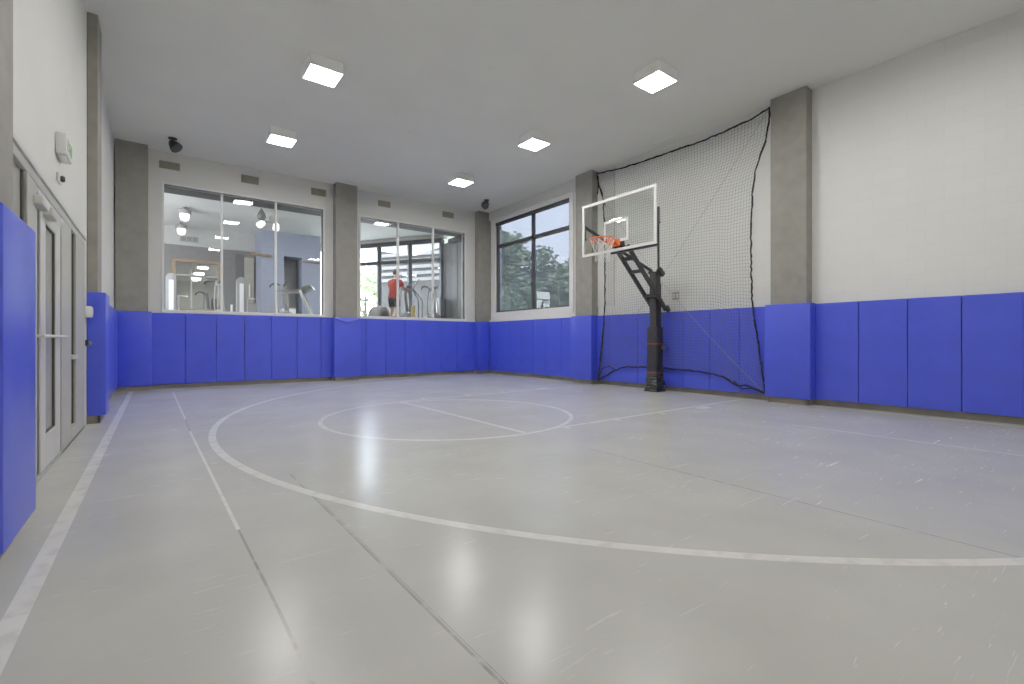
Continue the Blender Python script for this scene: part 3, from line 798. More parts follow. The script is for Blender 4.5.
for E in ([G[i][NV] for i in range(NU+1)], [G[i][0] for i in range(NU+1)], [G[0][j] for j in range(NV+1)], [G[NU][j] for j in range(NV+1)]):
    bm = B(); tube(bm, rope_pts(E, .012, 1), [.0135*(1+.5*random.random()) for _ in E], 6); part('edge_rope', bm, 'rope', t)
for a, b in (((3.87, 5.07), (6.75, 1.55)), ((7.75, 4.55), (6.054, 2.311)), ((6.054, 2.311), (3.97, .17))):
    n = 24
    bm = B(); tube(bm, [(NX-.035+.004*math.sin(k), a[0]+(b[0]-a[0])*k/n, a[1]+(b[1]-a[1])*k/n-.05*math.sin(PI*k/n)) for k in range(n+1)], .0036, 5); part('diagonal_cord', bm, 'ropeg', t)
for (y, z) in ((7.93, 5.08), (3.83, 5.10)):
    bm = B(); tube(bm, [(NX+.015*math.cos(a*PI/6), y+.02*math.sin(a*PI/6)*.4, z+.05*math.sin(a*PI/6)) for a in range(12)], .007, 6, closed=True); part('hook', bm, 'machine', t)
# trailing cord ends bundled beside the window side column
bm = B(); tube(bm, [(NX, 7.90, 5.05), (NX, 7.84, 4.8), (NX-.01, 7.72, 4.5), (NX, 7.62, 4.25)], .010, 6); tube(bm, [(NX, 7.86, 5.03), (NX, 7.86, 4.7), (NX, 7.88, 4.6)], .016, 6); part('loose_cord', bm, 'rope', t)
bm = B(); tube(bm, [(NX, 7.85, .13), (NX-.02, 7.72, .38), (NX, 7.5, .45), (NX, 7.3, .36)], .010, 6); part('loose_cord', bm, 'rope', t); bm = B(); tube(bm, [(NX, 7.86, .10), (NX, 7.74, .75), (NX, 7.66, 1.5)], .010, 6); part('loose_cord', bm, 'rope', t); bm = B(); tube(bm, [(NX, 3.95, .12), (NX-.02, 4.15, .20), (NX, 4.35, .17), (NX, 4.5, .30)], .012, 6); part('loose_cord', bm, 'rope', t)

# ------------------------------------------------------------------ the gym behind the back wall
GZ, GC, GY = 1.30, 4.85, 19.2
GB = YB+.18
bm = B(); box(bm, -7, 9.0, GB, GY+.2, GZ-.15, GZ); struct('floor_gym', bm, 'gymfloor', smooth=False)
bm = B(); box(bm, -7, 9.2, GB, GY+.2, GC, GC+.12); struct('ceiling_gym', bm, 'ceiling', smooth=False)
bm = B(); box(bm, -7, 9.0, GB, 13.60, 4.49, GC); struct('trim_4', bm, 'head', smooth=False)     # dark lowered band over the gym windows
bm = B(); box(bm, -7.2, -7, GB, GY+.2, GZ, GC); struct('wall_gym_left', bm, 'gymwall', smooth=False)
bm = B(); box(bm, -7, 3.6, GY, GY+.2, GZ, GC); box(bm, 3.6, 5.10, GY, GY+.2, GZ, GC); box(bm, 5.10, 6.3, GY, GY+.2, 4.55, GC); struct('wall_gym_back', bm, 'gymwall', smooth=False)
bm = B(); box(bm, -7, 2.83, GY-.14, GY, GZ, 4.22); struct('trim_5', bm, 'gymdark', smooth=False)    # lower dark wall lining
bm = B(); box(bm, 2.83, 3.55, 18.0, GY, GZ, GC); box(bm, 3.55, 4.15, 18.0, GY, 4.02, GC); box(bm, 4.15, 4.76, 18.0, GY, GZ, GC); struct('wall_gym_pillars', bm, 'gymdaylit', smooth=False)
bm = B(); box(bm, 2.5, 3.15, 17.94, 18.0, 3.93, 4.01); box(bm, 4.05, 4.78, 17.95, 18.0, 3.86, 3.90); struct('trim_6', bm, 'wood', smooth=False)
bm = B(); box(bm, 3.56, 4.14, GY-.3, GY-.2, GZ, 4.02); struct('trim_7', bm, 'gymwall', smooth=False)
# grey partition beside the skewed window wall
bm = B(); box(bm, 8.2, 8.6, GB, 15.0, GZ, 4.52)
for k in range(0, 7, 3): box(bm, 8.188, 8.2, 13.15+k*.28, 13.158+k*.28, GZ, 4.5)
struct('partition_gym', bm, 'steelpanel', smooth=False)
bm = B(); box(bm, 7.95, 8.6, GB+.3, 14.2, 4.40, 4.52); struct('trim_8', bm, 'head', smooth=False)
# door in the gym's back wall
r = struct('door_2', loc=(2.55, GY-.14, GZ))
bm = B(); box(bm, 2.20, 2.46, GY-.18, GY-.14, GZ, 4.1); part('door_surround', bm, 'head', r)
bm = B(); box(bm, 2.46, 2.76, GY-.20, GY-.14, GZ, 4.0); part('door_leaf', bm, 'taupe', r)
bm = B(); tube(bm, [(2.62, GY-.23, 2.6), (2.62, GY-.23, 3.05)], .02, 8); part('door_handle', bm, 'white', r)
# skewed window wall
S0, S1 = Vector((8.2, 15.0)), Vector((6.2, 18.0))
SD = (S1-S0).normalized(); SN = Vector((SD.y, -SD.x))          # outward
if SN.x < 0: SN = -SN
SL = (S1-S0).length
r = struct('window_4', loc=(7.2, 16.5, GZ))
def sp(s, z, o=0.): q = S0+SD*s+SN*o; return (q.x, q.y, z)
L2_ = SL+1.6
bm = B()
bar(bm, sp(0, 4.66), sp(L2_, 4.66), .12, .16); bar(bm, sp(0, 3.98), sp(L2_, 3.98), .10, .14); bar(bm, sp(0, 1.45), sp(L2_, 1.45), .12, .3)
for s in (0.05, 1.37, 2.70, L2_): bar(bm, sp(s, GZ), sp(s, 4.66), .14, .14)
bevel(bm, .006, 1); part('window_frame', bm, 'dark', r)
ss = [0.05, 1.37, 2.70, L2_]
for a, b in zip(ss, ss[1:]):
    for c, d in ((1.6, 3.98), (3.98, 4.6)):
        bm = B(); bm.faces.new([bm.verts.new(sp(*v)) for v in ((a, c), (b, c), (b, d), (a, d))]); part('pane', bm, 'glass', r, smooth=False)
bm = B(); bar(bm, sp(-.1, 4.80), sp(L2_+.3, 4.80), .25, .14); struct('trim_9', bm, 'gymwall', smooth=False)
bm = B(); bm.faces.new([bm.verts.new(v) for v in ((5.1, GY+.02, 1.6), (6.3, GY+.02, 1.6), (6.3, GY+.02, 4.55), (5.1, GY+.02, 4.55))]); struct('window_5', bm, 'glass', smooth=False)

# mirror
t = thing('wall_mirror', 'large mirror in a light wood frame on the gym back wall', 'mirror', (1.05, GY-.15, 2.05))
mx0, mx1, mz0, mz1, my = .385, 1.76, 1.95, 3.75, GY-.16
bm = B()
for b in ((mx0, mx0+.10, mz0, mz1), (mx1-.10, mx1, mz0, mz1), (mx0+.1, mx1-.1, mz1-.09, mz1), (mx0+.1, mx1-.1, mz0, mz0+.16)): box(bm, b[0], b[1], my-.05, my+.02, b[2], b[3])
bevel(bm, .006, 1); part('frame', bm, 'wood', t)
bm = B(); box(bm, mx0+.1, mx1-.1, my-.005, my+.02, mz0+.16, mz1-.09); part('mirror_glass', bm, 'mirror', t, smooth=False)
bm = B(); box(bm, mx0+.1, mx1-.1, my-.04, my-.01, 3.20, 3.25); part('cross_rail', bm, 'machine', t)

# gym ceiling lamps and added fill lights
def lantern(x, y, label):
    t = thing('pendant_lamp', label, 'lamp', (x, y, GC), 'lantern lamps in the gym')
    bm = B(); lathe(bm, [(.05, 0), (.05, -.03), (.012, -.04), (.012, -.09)], (x, y, GC), 12); part('canopy', bm, 'machine', t)
    bm = B(); lathe(bm, [(.13, -.08), (.165, -.10), (.155, -.20)], (x, y, GC), 18); part('cap', bm, 'machine', t)
    bm = B(); lathe(bm, [(.12, -.18), (.12, -.29), (.095, -.37), (.04, -.40)], (x, y, GC), 18); part('lamp_glass', bm, 'lantern', t, ang=60)
    return t
lantern(.62, 16.29, 'bright lantern lamp under the gym ceiling, the nearer of two behind the first pane')
lantern(.62, 18.5, 'bright lantern lamp under the gym ceiling, the farther of two behind the first pane')
t = thing('spot_lamp', 'bright white twin spot lamp hanging under the gym ceiling', 'lamp', (2.75, 15.9, GC))
bm = B(); tube(bm, [(2.75, 15.9, GC), (2.75, 15.9, 4.66)], .018, 8); bar(bm, (2.5, 15.9, 4.66), (3.0, 15.9, 4.66), .03, .05); part('arm', bm, 'machine', t)
for x, dx in ((2.58, -.35), (2.92, .2)):
    bm = B(); lathe(bm, [(.04, 0), (.08, .04), (.095, .20), (.08, .23)], (x, 15.9, 4.64), 14, (dx-.3, -.3, -.6)); part('lamp_head', bm, 'lantern', t, ang=60)
t = thing('hanging_speaker', 'grey teardrop shaped speaker hanging in the gym beside the spot lamp', 'speaker', (2.39, 15.1, GC))
bm = B(); tube(bm, [(2.39, 15.1, GC), (2.39, 15.1, 4.80)], .012, 6); part('stem', bm, 'machine', t)
bm = B(); lathe(bm, [(.015, .17), (.06, .10), (.10, .02), (.115, -.06), (.09, -.13), (.04, -.16)], (2.39, 15.1, 4.66), 18); part('body', bm, 'steelpanel', t, ang=80)
def gl(x, y, s, label):  # flat lights added out of view to brighten the gym
    t = thing('gym_fill_light', label, 'ceiling light', (x, y, GC), 'added gym fill lights')
    bm = B(); box(bm, x-s, x+s, y-s, y+s, GC-.03, GC); part('rim', bm, 'white', t)
    bm = B(); box(bm, x-s+.03, x+s-.03, y-s+.03, y+s-.03, GC-.036, GC-.03); part('diffuser', bm, 'gymfill', t)
gl(5.06, 13.85, .28, 'flat fill light added in the gym above the narrower window')
gl(6.3, 14.3, .2, 'small flat fill light added in the gym, beyond the second pane of the narrower window')
gl(.58, 14.2, .28, 'added flat gym fill light tucked behind the dark band over the wider window')
gl(-2.5, 15.8, .4, 'added flat gym fill light hidden to the side of the wider window')
gl(3.3, 14.2, .25, 'added flat gym fill light tucked behind the band over the third pane')
t = thing('wall_grille', 'small grey grille high on the pale gym wall above the mirror', 'vent', (.85, GY, 4.4))
bm = B(); box(bm, .60, 1.12, GY-.03, GY, 4.36, 4.56); part('frame', bm, 'machine', t)
bm = B()
for k in range(3): box(bm, .63+k*.165, .76+k*.165, GY-.036, GY-.028, 4.39, 4.53)
part('slots', bm, 'steelpanel', t)

# gym equipment ----------------------------------------------------------------
def place(root, loc, rz):
    root.location = loc; root.rotation_euler = (0, 0, rz)

def lpart(name, bm, mats, root, **kw):     # geometry given in the thing's own frame
    o = obj(name, bm, mats, None, **kw); o.parent = root; return o

def weight_tower(x, y, h, label, group):
    t = thing('weight_tower', label, 'weight machine', (0, 0, 0), group)
    bm = B()
    prof = [(-.11, 0), (.11, 0), (.11, h-.10), (.075, h-.03), (0, h), (-.075, h-.03), (-.11, h-.10)]
    a = [bm.verts.new((px, -.13, z)) for px, z in prof]; b = [bm.verts.new((px, .13, z)) for px, z in prof]
    for k in range(len(prof)): bm.faces.new((a[k], a[(k+1) % 7], b[(k+1) % 7], b[k]))
    bm.faces.new(a[::-1]); bm.faces.new(b); bevel(bm, .012, 2, 50); lpart('shroud', bm, 'machine', t)
    bm = B(); box(bm, -.05, .05, -.137, -.13, .3, h-.18); lpart('stack_window', bm, 'white', t)
    bm = B(); tube(bm, [(.16, .1, 0), (.16, .1, h*.62), (.36, .25, h*.62)], .03, 8); tube(bm, [(-.2, .2, 0), (-.2, .2, h*.5)], .03, 8); lpart('frame_tube', bm, 'white', t)
    bm = B(); box(bm, -.3, .45, -.05, .6, 0, .07); lpart('base', bm, 'machine', t)
    bm = B(); box(bm, .22, .5, .1, .45, .32, .42); bevel(bm, .03, 2); lpart('seat', bm, 'machined', t)
    place(t, (x, y, GZ), 0)
    return t
weight_tower(.285, 15.0, 1.49, 'pale weight machine tower behind the first pane of the wider gym window', 'weight machine towers')
weight_tower(1.86, 15.0, 1.51, 'pale weight machine tower behind the second pane of the wider gym window', 'weight machine towers')

def elliptical(label, group, mast=1.48):
    t = thing('elliptical_trainer', label, 'elliptical trainer', (0, 0, 0), group)
    # own frame: +x is forward
    bm = B(); lathe(bm, [(.05, -.16), (.27, -.15), (.31, -.11), (.31, .11), (.27, .15), (.05, .16)], (.45, 0, .40), 28, (0, 1, 0)); bevel(bm, .01, 1, 60); h = lpart('flywheel_housing', bm, 'drum', t)
    bm = B(); lathe(bm, [(.17, -.168), (.17, -.15)], (.45, 0, .40), 24, (0, 1, 0)); lathe(bm, [(.17, .15), (.17, .168)], (.45, 0, .40), 24, (0, 1, 0)); lpart('crank_disc', bm, 'steelpanel', t)
    bm = B(); bar(bm, (-.75, 0, .06), (.75, 0, .06), .12, .08); bar(bm, (.7, -.3, .05), (.7, .3, .05), .08, .08); bar(bm, (-.72, -.3, .05), (-.72, .3, .05), .08, .08); lpart('base', bm, 'machined', t)
    bm = B(); tube(bm, [(.55, 0, .55), (.42, 0, 1.0), (.36, 0, mast)], [.07, .055, .045], 10); lpart('mast', bm, 'machine', t)
    bm = B(); box(bm, .30, .37, -.10, .10, mast-.06, mast+.08); bevel(bm, .025, 2); c = lpart('console', bm, 'machine', t)
    for s in (-1, 1):
        bm = B(); tube(bm, [(.40, s*.20, .50), (.36, s*.20, .95), (.34, s*.12, mast)], .018, 8); lpart('lever', bm, 'machine', t)
        bm = B(); tube(bm, [(.34, s*.06, mast+.02), (.30, s*.16, mast+.09), (.24, s*.27, mast+.10), (.15, s*.31, mast+.04), (.10, s*.27, mast-.02)], .026, 8); lpart('handlebar', bm, 'machined', t)
        bm = B(); bar(bm, (-.45, s*.16, .30 if s > 0 else .22), (-.05, s*.16, .34 if s > 0 else .24), .14, .05); bevel(bm, .012, 1); lpart('pedal', bm, 'machined', t)
        bm = B(); bar(bm, (-.45, s*.16, .26 if s > 0 else .19), (.45, s*.17, .42), .04, .04); lpart('pedal_arm', bm, 'machine', t)
    return t
rzE = math.atan2(SN.y, SN.x)
e1 = elliptical('elliptical trainer with splayed dark handles in front of the gym mirror', 'elliptical trainers')
place(e1, (1.20, 16.6, GZ), rzE)
e2 = dup_tree(e1, (2.93, 16.3, GZ), 'elliptical trainer with dark handles before the daylit pillar', rzE)
e3 = dup_tree(e1, (6.28, 14.45, GZ), 'elliptical trainer the person in the red shirt is using', rzE)
e5 = dup_tree(e1, (7.15, 14.18, GZ), 'elliptical trainer behind the mullion nearest the grey partition', rzE)
t = thing('recumbent_trainer', 'low grey trainer with drum shaped housing behind the first pane of the narrower window', 'exercise machine', (0, 0, 0))
bm = B(); lathe(bm, [(.05, -.20), (.29, -.19), (.33, -.14), (.33, .14), (.29, .19), (.05, .20)], (.2, 0, .46), 28, (0, 1, 0)); bevel(bm, .01, 1, 60); lpart('flywheel_housing', bm, 'drum', t)
bm = B(); lathe(bm, [(.18, -.208), (.18, -.19)], (.2, 0, .46), 24, (0, 1, 0)); lpart('crank_disc', bm, 'steelpanel', t)
bm = B(); bar(bm, (-.55, 0, .08), (.5, 0, .08), .14, .10); bar(bm, (.45, -.28, .05), (.45, .28, .05), .08, .08); bar(bm, (-.5, -.2, .05), (-.5, .2, .05), .08, .08); lpart('base', bm, 'machined', t)
bm = B(); box(bm, -.5, -.2, -.17, .17, .12, .40); bevel(bm, .03, 2); lpart('seat', bm, 'machined', t)
place(t, (5.15, 13.58, GZ), rzE)

def treadmill(label):
    t = thing('treadmill', label, 'treadmill', (0, 0, 0), 'treadmills')
    bm = B(); box(bm, -.9, .75, -.38, .38, .10, .24); bevel(bm, .03, 2); lpart('deck', bm, 'machine', t)
    bm = B(); box(bm, -.88, .55, -.26, .26, .24, .247); lpart('belt', bm, 'machined', t)
    bm = B(); box(bm, .45, .85, -.36, .36, .1, .40); bevel(bm, .06, 3); lpart('motor_cover', bm, 'machine', t)
    for s in (-1, 1):
        bm = B(); bar(bm, (.72, s*.38, .22), (.36, s*.36, 1.12), .045, .07); bevel(bm, .01, 1); lpart('upright', bm, 'white', t)
        bm = B(); tube(bm, [(.40, s*.36, 1.10), (.0, s*.36, 1.08), (-.22, s*.36, 1.06)], .024, 8); lpart('handrail', bm, 'machine', t)
    bm = B()
    v = [bm.verts.new(q) for q in ((.18, -.40, 1.08), (.62, -.40, 1.28), (.62, .40, 1.28), (.18, .40, 1.08), (.26, -.36, 1.02), (.68, -.36, 1.18), (.68, .36, 1.18), (.26, .36, 1.02))]
    for f in ((0, 1, 2, 3), (7, 6, 5, 4), (0, 4, 5, 1), (1, 5, 6, 2), (2, 6, 7, 3), (3, 7, 4, 0)): bm.faces.new([v[i] for i in f])
    bevel(bm, .02, 2); lpart('console', bm, 'machine', t)
    bm = B()
    v = [bm.verts.new(q) for q in ((.23, -.28, 1.12), (.55, -.28, 1.25), (.55, .28, 1.25), (.23, .28, 1.12))]
    f = bm.faces.new(v); bmesh.ops.translate(bm, verts=v, vec=(-.008, 0, .012)); lpart('screen', bm, 'screen', t, smooth=False)
    for k, s in ((.30, -1), (.30, 1)): pass
    return t
tm = treadmill('treadmill with slanted white uprights seen at the end of the wider gym window')
place(tm, (2.84, 14.0, GZ), math.radians(-20))
dup_tree(tm, (5.25, 15.6, GZ), 'treadmill beside the bright outside window in the narrower gym window', math.radians(215))

t = thing('cable_machine', 'thin framed cable machine behind the handles at the far gym windows', 'exercise machine', (6.38, 13.3, GZ))
bm = B(); tube(bm, [(6.42, 13.31, GZ), (6.42, 13.31, 2.28), (6.23, 13.31, 2.62), (6.45, 13.31, 2.95)], .02, 8); part('frame', bm, 'steelpanel', t)
bm = B(); tube(bm, [(6.24, 13.27, 2.61), (6.53, 13.26, 2.28), (6.53, 13.26, GZ)], .016, 8); part('frame', bm, 'steelpanel', t)
bm = B(); box(bm, 6.25, 6.58, 13.22, 13.38, GZ, GZ+.08); part('base', bm, 'machined', t)
t = thing('floor_cabinet', 'low white cabinet on the gym floor beside the taupe door', 'cabinet', (2.44, 17, GZ))
bm = B(); box(bm, 2.25, 2.52, 16.8, 17.2, GZ, 2.20); bevel(bm, .008, 1); part('body', bm, 'machine', t)
bm = B(); box(bm, 2.24, 2.53, 16.79, 17.21, 2.20, 2.23); part('lid', bm, 'wood', t)
t = thing('equipment_box', 'white box on the gym floor between the daylit pillars', 'box', (3.47, 17, GZ))
bm = B(); box(bm, 3.35, 3.78, 17.3, 17.7, GZ, 2.14); bevel(bm, .008, 1); part('body', bm, 'white', t)
bm = B(); box(bm, 3.34, 3.79, 17.29, 17.71, 2.14, 2.18); part('lid', bm, 'machine', t)
t = thing('speaker_tower', 'slim black and white equipment tower standing against the grey partition', 'equipment tower', (8.02, 14.8, GZ))
bm = B(); box(bm, 7.94, 8.16, 14.70, 14.95, GZ, 2.52); bevel(bm, .015, 2); part('body', bm, 'machined', t)
bm = B(); box(bm, 7.89, 7.94, 14.70, 14.95, GZ, 2.56); bevel(bm, .01, 2); part('side_panel', bm, 'white', t)
bm = B()
for z in (1.9, 2.2): lathe(bm, [(.06, 0), (.05, .012)], (8.05, 14.70, z), 14, (0, -1, 0))
part('round_dials', bm, 'gasket', t)
t = thing('foam_block', 'tan yellow foam block standing on end by the thin framed cable machine', 'foam block', (6.155, 13.13, GZ))
bm = B(); box(bm, 6.10, 6.21, 13.08, 13.18, GZ, 2.12); bevel(bm, .03, 3); part('body', bm, 'yellow', t)

# ------------------------------------------------------------------ the person on the elliptical (seen from behind through glass)
def skin_body(name, verts, edges, radii, mat_, parent, root=0, lvl=2):
    me = bpy.data.meshes.new(name); me.from_pydata([Vector(v) for v in verts], edges, []); o = bpy.data.objects.new(name, me); COL.objects.link(o)
    sk = o.modifiers.new('skin', 'SKIN'); sk.use_smooth_shade = True
    for i, rr in enumerate(radii): me.skin_vertices[0].data[i].radius = rr if isinstance(rr, tuple) else (rr, rr)
    for i in range(len(verts)): me.skin_vertices[0].data[i].use_root = (i == root)
    ss_ = o.modifiers.new('sub', 'SUBSURF'); ss_.levels = lvl; ss_.render_levels = lvl
    dg = bpy.context.evaluated_depsgraph_get(); m2 = bpy.data.meshes.new_from_object(o.evaluated_get(dg))
    bpy.data.objects.remove(o); me2 = m2; me2.name = name
    me2.materials.clear(); me2.materials.append(M[mat_])
    for p in me2.polygons: p.use_smooth = True
    o = bpy.data.objects.new(name, me2); COL.objects.link(o); o.parent = parent
    return o
pr = thing('person', 'person in a red shirt and dark shorts exercising on an elliptical, seen from behind', 'person', (0, 0, 0))
# own frame: +x forward, feet on the pedals about 0.34 above the gym floor
Vp = [(0, 0, 1.22), (.02, 0, 1.36), (.06, 0, 1.52), (.09, 0, 1.66), (.11, 0, 1.76), (.13, 0, 1.83), (.15, 0, 1.92), (.16, 0, 2.01),   # 0 pelvis .. 7 crown
      (.08, .17, 1.68), (.20, .24, 1.47), (.40, .25, 1.42), (.46, .25, 1.42),      # left arm 8-11
      (.08, -.17, 1.68), (.18, -.24, 1.45), (.36, -.25, 1.38), (.42, -.25, 1.38),  # right arm 12-15
      (.0, .10, 1.15), (.10, .12, .80), (-.04, .13, .44), (.10, .13, .40),         # left leg 16-19
      (.0, -.10, 1.15), (.05, -.12, .72), (-.18, -.13, .33), (-.04, -.13, .30)]    # right leg 20-23
Ep = [(0, 1), (1, 2), (2, 3), (3, 4), (4, 5), (5, 6), (6, 7), (3, 8), (8, 9), (9, 10), (10, 11), (3, 12), (12, 13), (13, 14), (14, 15), (0, 16), (16, 17), (17, 18), (18, 19), (0, 20), (20, 21), (21, 22), (22, 23)]
Rp = [(.13, .16), (.11, .14), (.12, .16), (.10, .13), .06, .075, .095, .07, .06, .045, .035, .03, .06, .045, .035, .03, .09, .065, .045, .035, .09, .065, .045, .035]
skin_body('body', Vp, Ep, Rp, 'skin', pr)
def loft(bm, rings, n=28):
    """elliptical rings (x, y, z, rx, ry) joined into a skin"""
    rs = [[bm.verts.new((x+rx*math.cos(2*PI*k/n), y+ry*math.sin(2*PI*k/n), z)) for k in range(n)] for x, y, z, rx, ry in rings]
    for a, b in zip(rs, rs[1:]):
        for k in range(n): bm.faces.new((a[k], a[(k+1) % n], b[(k+1) % n], b[k]))
    bm.faces.new(rs[0][::-1]); bm.faces.new(rs[-1])
bm = B()
loft(bm, [(.0, 0, 1.13, .150, .185), (.0, 0, 1.20, .145, .180), (.015, 0, 1.32, .130, .165), (.035, 0, 1.44, .138, .175), (.06, 0, 1.56, .145, .195), (.075, 0, 1.65, .130, .205), (.085, 0, 1.70, .105, .180), (.09, 0, 1.735, .075, .115), (.095, 0, 1.755, .062, .075)])
for q in (1, -1):
    tube(bm, [(.085, q*.13, 1.685), (.09, q*.185, 1.655), (.12, q*.215, 1.58), (.15, q*.235, 1.52)], [.062, .078, .070, .072], 16)
lpart('shirt', bm, 'redshirt', pr, ang=80)
bm = B()
loft(bm, [(.0, 0, 1.02, .10, .15), (.0, 0, 1.08, .140, .182), (.0, 0, 1.16, .143, .178), (.0, 0, 1.24, .130, .165)])
tube(bm, [(.0, .095, 1.12), (.035, .105, 1.0), (.075, .115, .87)], [.105, .100, .095], 18); tube(bm, [(.0, -.095, 1.12), (.02, -.105, 1.0), (.045, -.113, .86)], [.105, .100, .095], 18)
lpart('shorts', bm, 'darkshort', pr, ang=80)
bm = B(); bmesh.ops.create_icosphere(bm, subdivisions=3, radius=.112)
for v in bm.verts:
    v.co.x *= 1.05; v.co.z *= 1.0
    if v.co.x > .03 and v.co.z < .04: v.co.x = .03
    if v.co.z < -.06: v.co.z = -.06
bmesh.ops.translate(bm, verts=bm.verts, vec=(.135, 0, 1.965)); lpart('hair', bm, 'hair', pr, ang=80)
bm = B(); lathe(bm, [(.004, 0), (.016, .02), (.012, .045)], (.235, 0, 1.955), 8, (.3, 0, -1)); lpart('nose', bm, 'skin', pr, ang=80)
for s in (-1, 1):
    bm = B(); bmesh.ops.create_icosphere(bm, subdivisions=1, radius=.012); bmesh.ops.translate(bm, verts=bm.verts, vec=(.232, s*.033, 1.955)); lpart('eye', bm, 'white', pr)
    bm = B(); bmesh.ops.create_icosphere(bm, subdivisions=2, radius=.03); bmesh.ops.scale(bm, verts=bm.verts, vec=(.8, .4, 1.1)); bmesh.ops.translate(bm, verts=bm.verts, vec=(.14, s*.102, 1.93)); lpart('ear', bm, 'skin', pr, ang=80)
    bm = B()
    hx, hy, hz = (.46, .25, 1.42) if s > 0 else (.42, -.25, 1.38)
    for k in range(4):
        o_ = (k-1.5)*.02; ln = (.030, .036, .034, .026)[k]
        tube(bm, [(hx-.01, hy, hz+o_), (hx+.03, hy+s*.022, hz+o_), (hx+.042+ln*.2, hy, hz+o_), (hx+.035, hy-s*.022, hz+o_)], [.011, .010, .009, .007], 7)
    tube(bm, [(hx-.02, hy-s*.01, hz+.02), (hx+.01, hy-s*.03, hz+.035), (hx+.035, hy-s*.03, hz+.025)], [.012, .011, .008], 7)
    lpart('fingers', bm, 'skin', pr, ang=80)
    bm = B()
    fx, fy, fz = (.04, .13, .385) if s > 0 else (-.10, -.13, .285)
    box(bm, fx-.10, fx+.17, fy-.05, fy+.05, fz-.03, fz+.06); bevel(bm, .03, 3); lpart('shoe', bm, 'white', pr)
ex, ey = 6.28, 14.45
place(pr, (ex-.30*math.cos(rzE), ey-.30*math.sin(rzE), GZ-.02), rzE)

# ------------------------------------------------------------------ outside
bm = B(); box(bm, 9.3, 60, -20, 70, -.2, -.02); struct('ground', bm, 'lawn', smooth=False)
def tree(x, y, h, r, label, leafm='leaf', n=1500, group='trees outside the windows'):
    t = thing('tree', label, 'tree', (x, y, 0), group)
    bm = B(); tube(bm, [(x, y, -.05), (x+.05, y, h*.3), (x-.05, y+.05, h*.6), (x, y, h*.85)], [.16, .13, .09, .04], 8)
    for k in range(5):
        a = k*1.3; tube(bm, [(x, y, h*(.35+.08*k)), (x+math.cos(a)*r*.5, y+math.sin(a)*r*.5, h*(.5+.08*k))], [.06, .02], 6)
    part('trunk', bm, 'bark', t)
    bm = B()
    cl = [(x+random.uniform(-.6, .6)*r, y+random.uniform(-.6, .6)*r, h*random.uniform(.22, .95), r*random.uniform(.4, .65)) for _ in range(9)]
    for k in range(n):
        c = random.choice(cl); d = Vector((random.gauss(0, 1), random.gauss(0, 1), random.gauss(0, 1))).normalized()*c[3]*(random.random()**.4)
        p = Vector(c[:3])+d; s = random.uniform(.12, .24)
        nrm = Vector((random.gauss(0, 1), random.gauss(0, 1), random.gauss(.6, 1))).normalized(); _, a, b = basis(nrm)
        bm.faces.new([bm.verts.new(p+a*s), bm.verts.new(p+b*s*.55), bm.verts.new(p-a*s), bm.verts.new(p-b*s*.55)])
    part('crown', bm, leafm, t, recalc=False)
    return t
tree(15.2, 20.6, 8.0, 2.4, 'bushy tree outside, filling the left half of the dark framed window', n=4200)
tree(20.0, 25.6, 8.6, 2.6, 'tall leafy tree outside, farther off behind the middle of the dark framed window', 'leaf2', n=3600)
tree(13.7, 14.7, 4.7, 1.6, 'round green tree outside behind the right half of the dark framed window', n=3600)
tree(10.8, 30.0, 5.4, 2.2, 'pale green tree outside the gym window beside the treadmill', n=2600)
t = thing('building', 'pale grey house with white windows behind the trees outside', 'building', (26, 24, 0))
bm = B(); box(bm, 24, 30, 17, 33, -.05, 6.2); part('wall', bm, 'brick', t, smooth=False)
bm = B(); box(bm, 23.6, 30.4, 16.6, 33.4, 6.2, 6.6); part('roof', bm, 'siding', t, smooth=False)
for k in range(4):
    for z in (1.0, 3.7):
        bm = B(); y = 18.5+k*3.7; box(bm, 23.9, 24.0, y, y+1.4, z, z+1.5); w = part('window_frame', bm, 'gymdark', t, smooth=False)
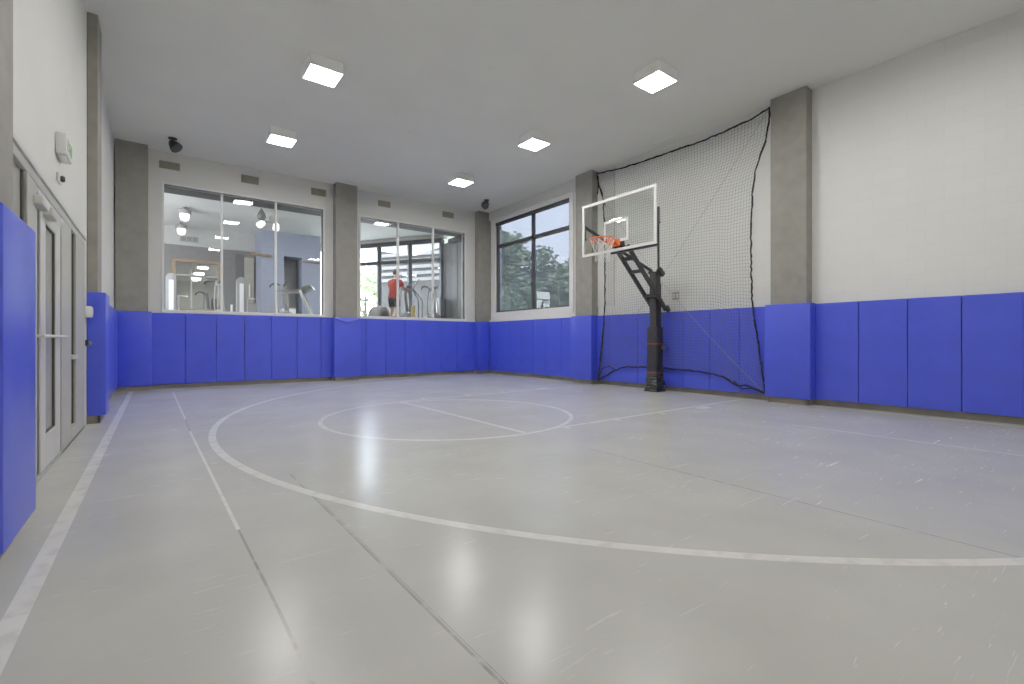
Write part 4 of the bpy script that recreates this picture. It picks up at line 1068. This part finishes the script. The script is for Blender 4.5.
# slatted annexe seen through the skewed gym windows
t = thing('annexe', 'beige annexe wall with white horizontal louvres outside the skewed gym windows', 'building', (13, 19, 0))
def ap(s, z, o): q = S0+SD*s+SN*o; return (q.x, q.y, z)
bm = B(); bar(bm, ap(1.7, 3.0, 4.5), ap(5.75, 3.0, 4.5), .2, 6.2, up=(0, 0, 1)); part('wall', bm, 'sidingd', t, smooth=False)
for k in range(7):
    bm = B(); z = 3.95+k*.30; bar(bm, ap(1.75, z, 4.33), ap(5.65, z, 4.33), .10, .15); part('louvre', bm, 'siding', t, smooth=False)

# ------------------------------------------------------------------ sky and camera
w = bpy.data.worlds.new('sky'); SC.world = w; w.use_nodes = True; nt = w.node_tree; nt.nodes.clear()
out = nt.nodes.new('ShaderNodeOutputWorld'); bg = nt.nodes.new('ShaderNodeBackground')
tc = nt.nodes.new('ShaderNodeTexCoord'); sx = nt.nodes.new('ShaderNodeSeparateXYZ'); rp = nt.nodes.new('ShaderNodeValToRGB')
rp.color_ramp.elements[0].position = .45; rp.color_ramp.elements[0].color = (.90, .93, 1, 1)
rp.color_ramp.elements[1].position = .9; rp.color_ramp.elements[1].color = (.55, .70, 1, 1)
mr = nt.nodes.new('ShaderNodeMapRange'); mr.inputs['From Min'].default_value = -1
nt.links.new(tc.outputs['Generated'], sx.inputs[0]); nt.links.new(sx.outputs['Z'], mr.inputs['Value']); nt.links.new(mr.outputs[0], rp.inputs[0])
nt.links.new(rp.outputs[0], bg.inputs['Color']); bg.inputs['Strength'].default_value = 11.0
nt.links.new(bg.outputs[0], out.inputs[0])

cam = bpy.data.cameras.new('camera'); co = bpy.data.objects.new('camera', cam); COL.objects.link(co)
cam.sensor_fit = 'HORIZONTAL'; cam.sensor_width = 36.0; cam.lens = 36.0*471/1024
cam.shift_y = -1.3/1024; cam.clip_start = .02; cam.clip_end = 300
co.location = (0, 0, 1.05); co.rotation_euler = (PI/2, 0, -.6455)
SC.camera = co
SC.view_settings.view_transform = 'Standard'; SC.view_settings.look = 'None'
SC.view_settings.exposure = .25; SC.view_settings.gamma = 1.25
SC.cycles.max_bounces = 10; SC.cycles.diffuse_bounces = 6; SC.cycles.transparent_max_bounces = 24
SC.cycles.sample_clamp_indirect = 8.0; SC.cycles.caustics_reflective = False; SC.cycles.caustics_refractive = False
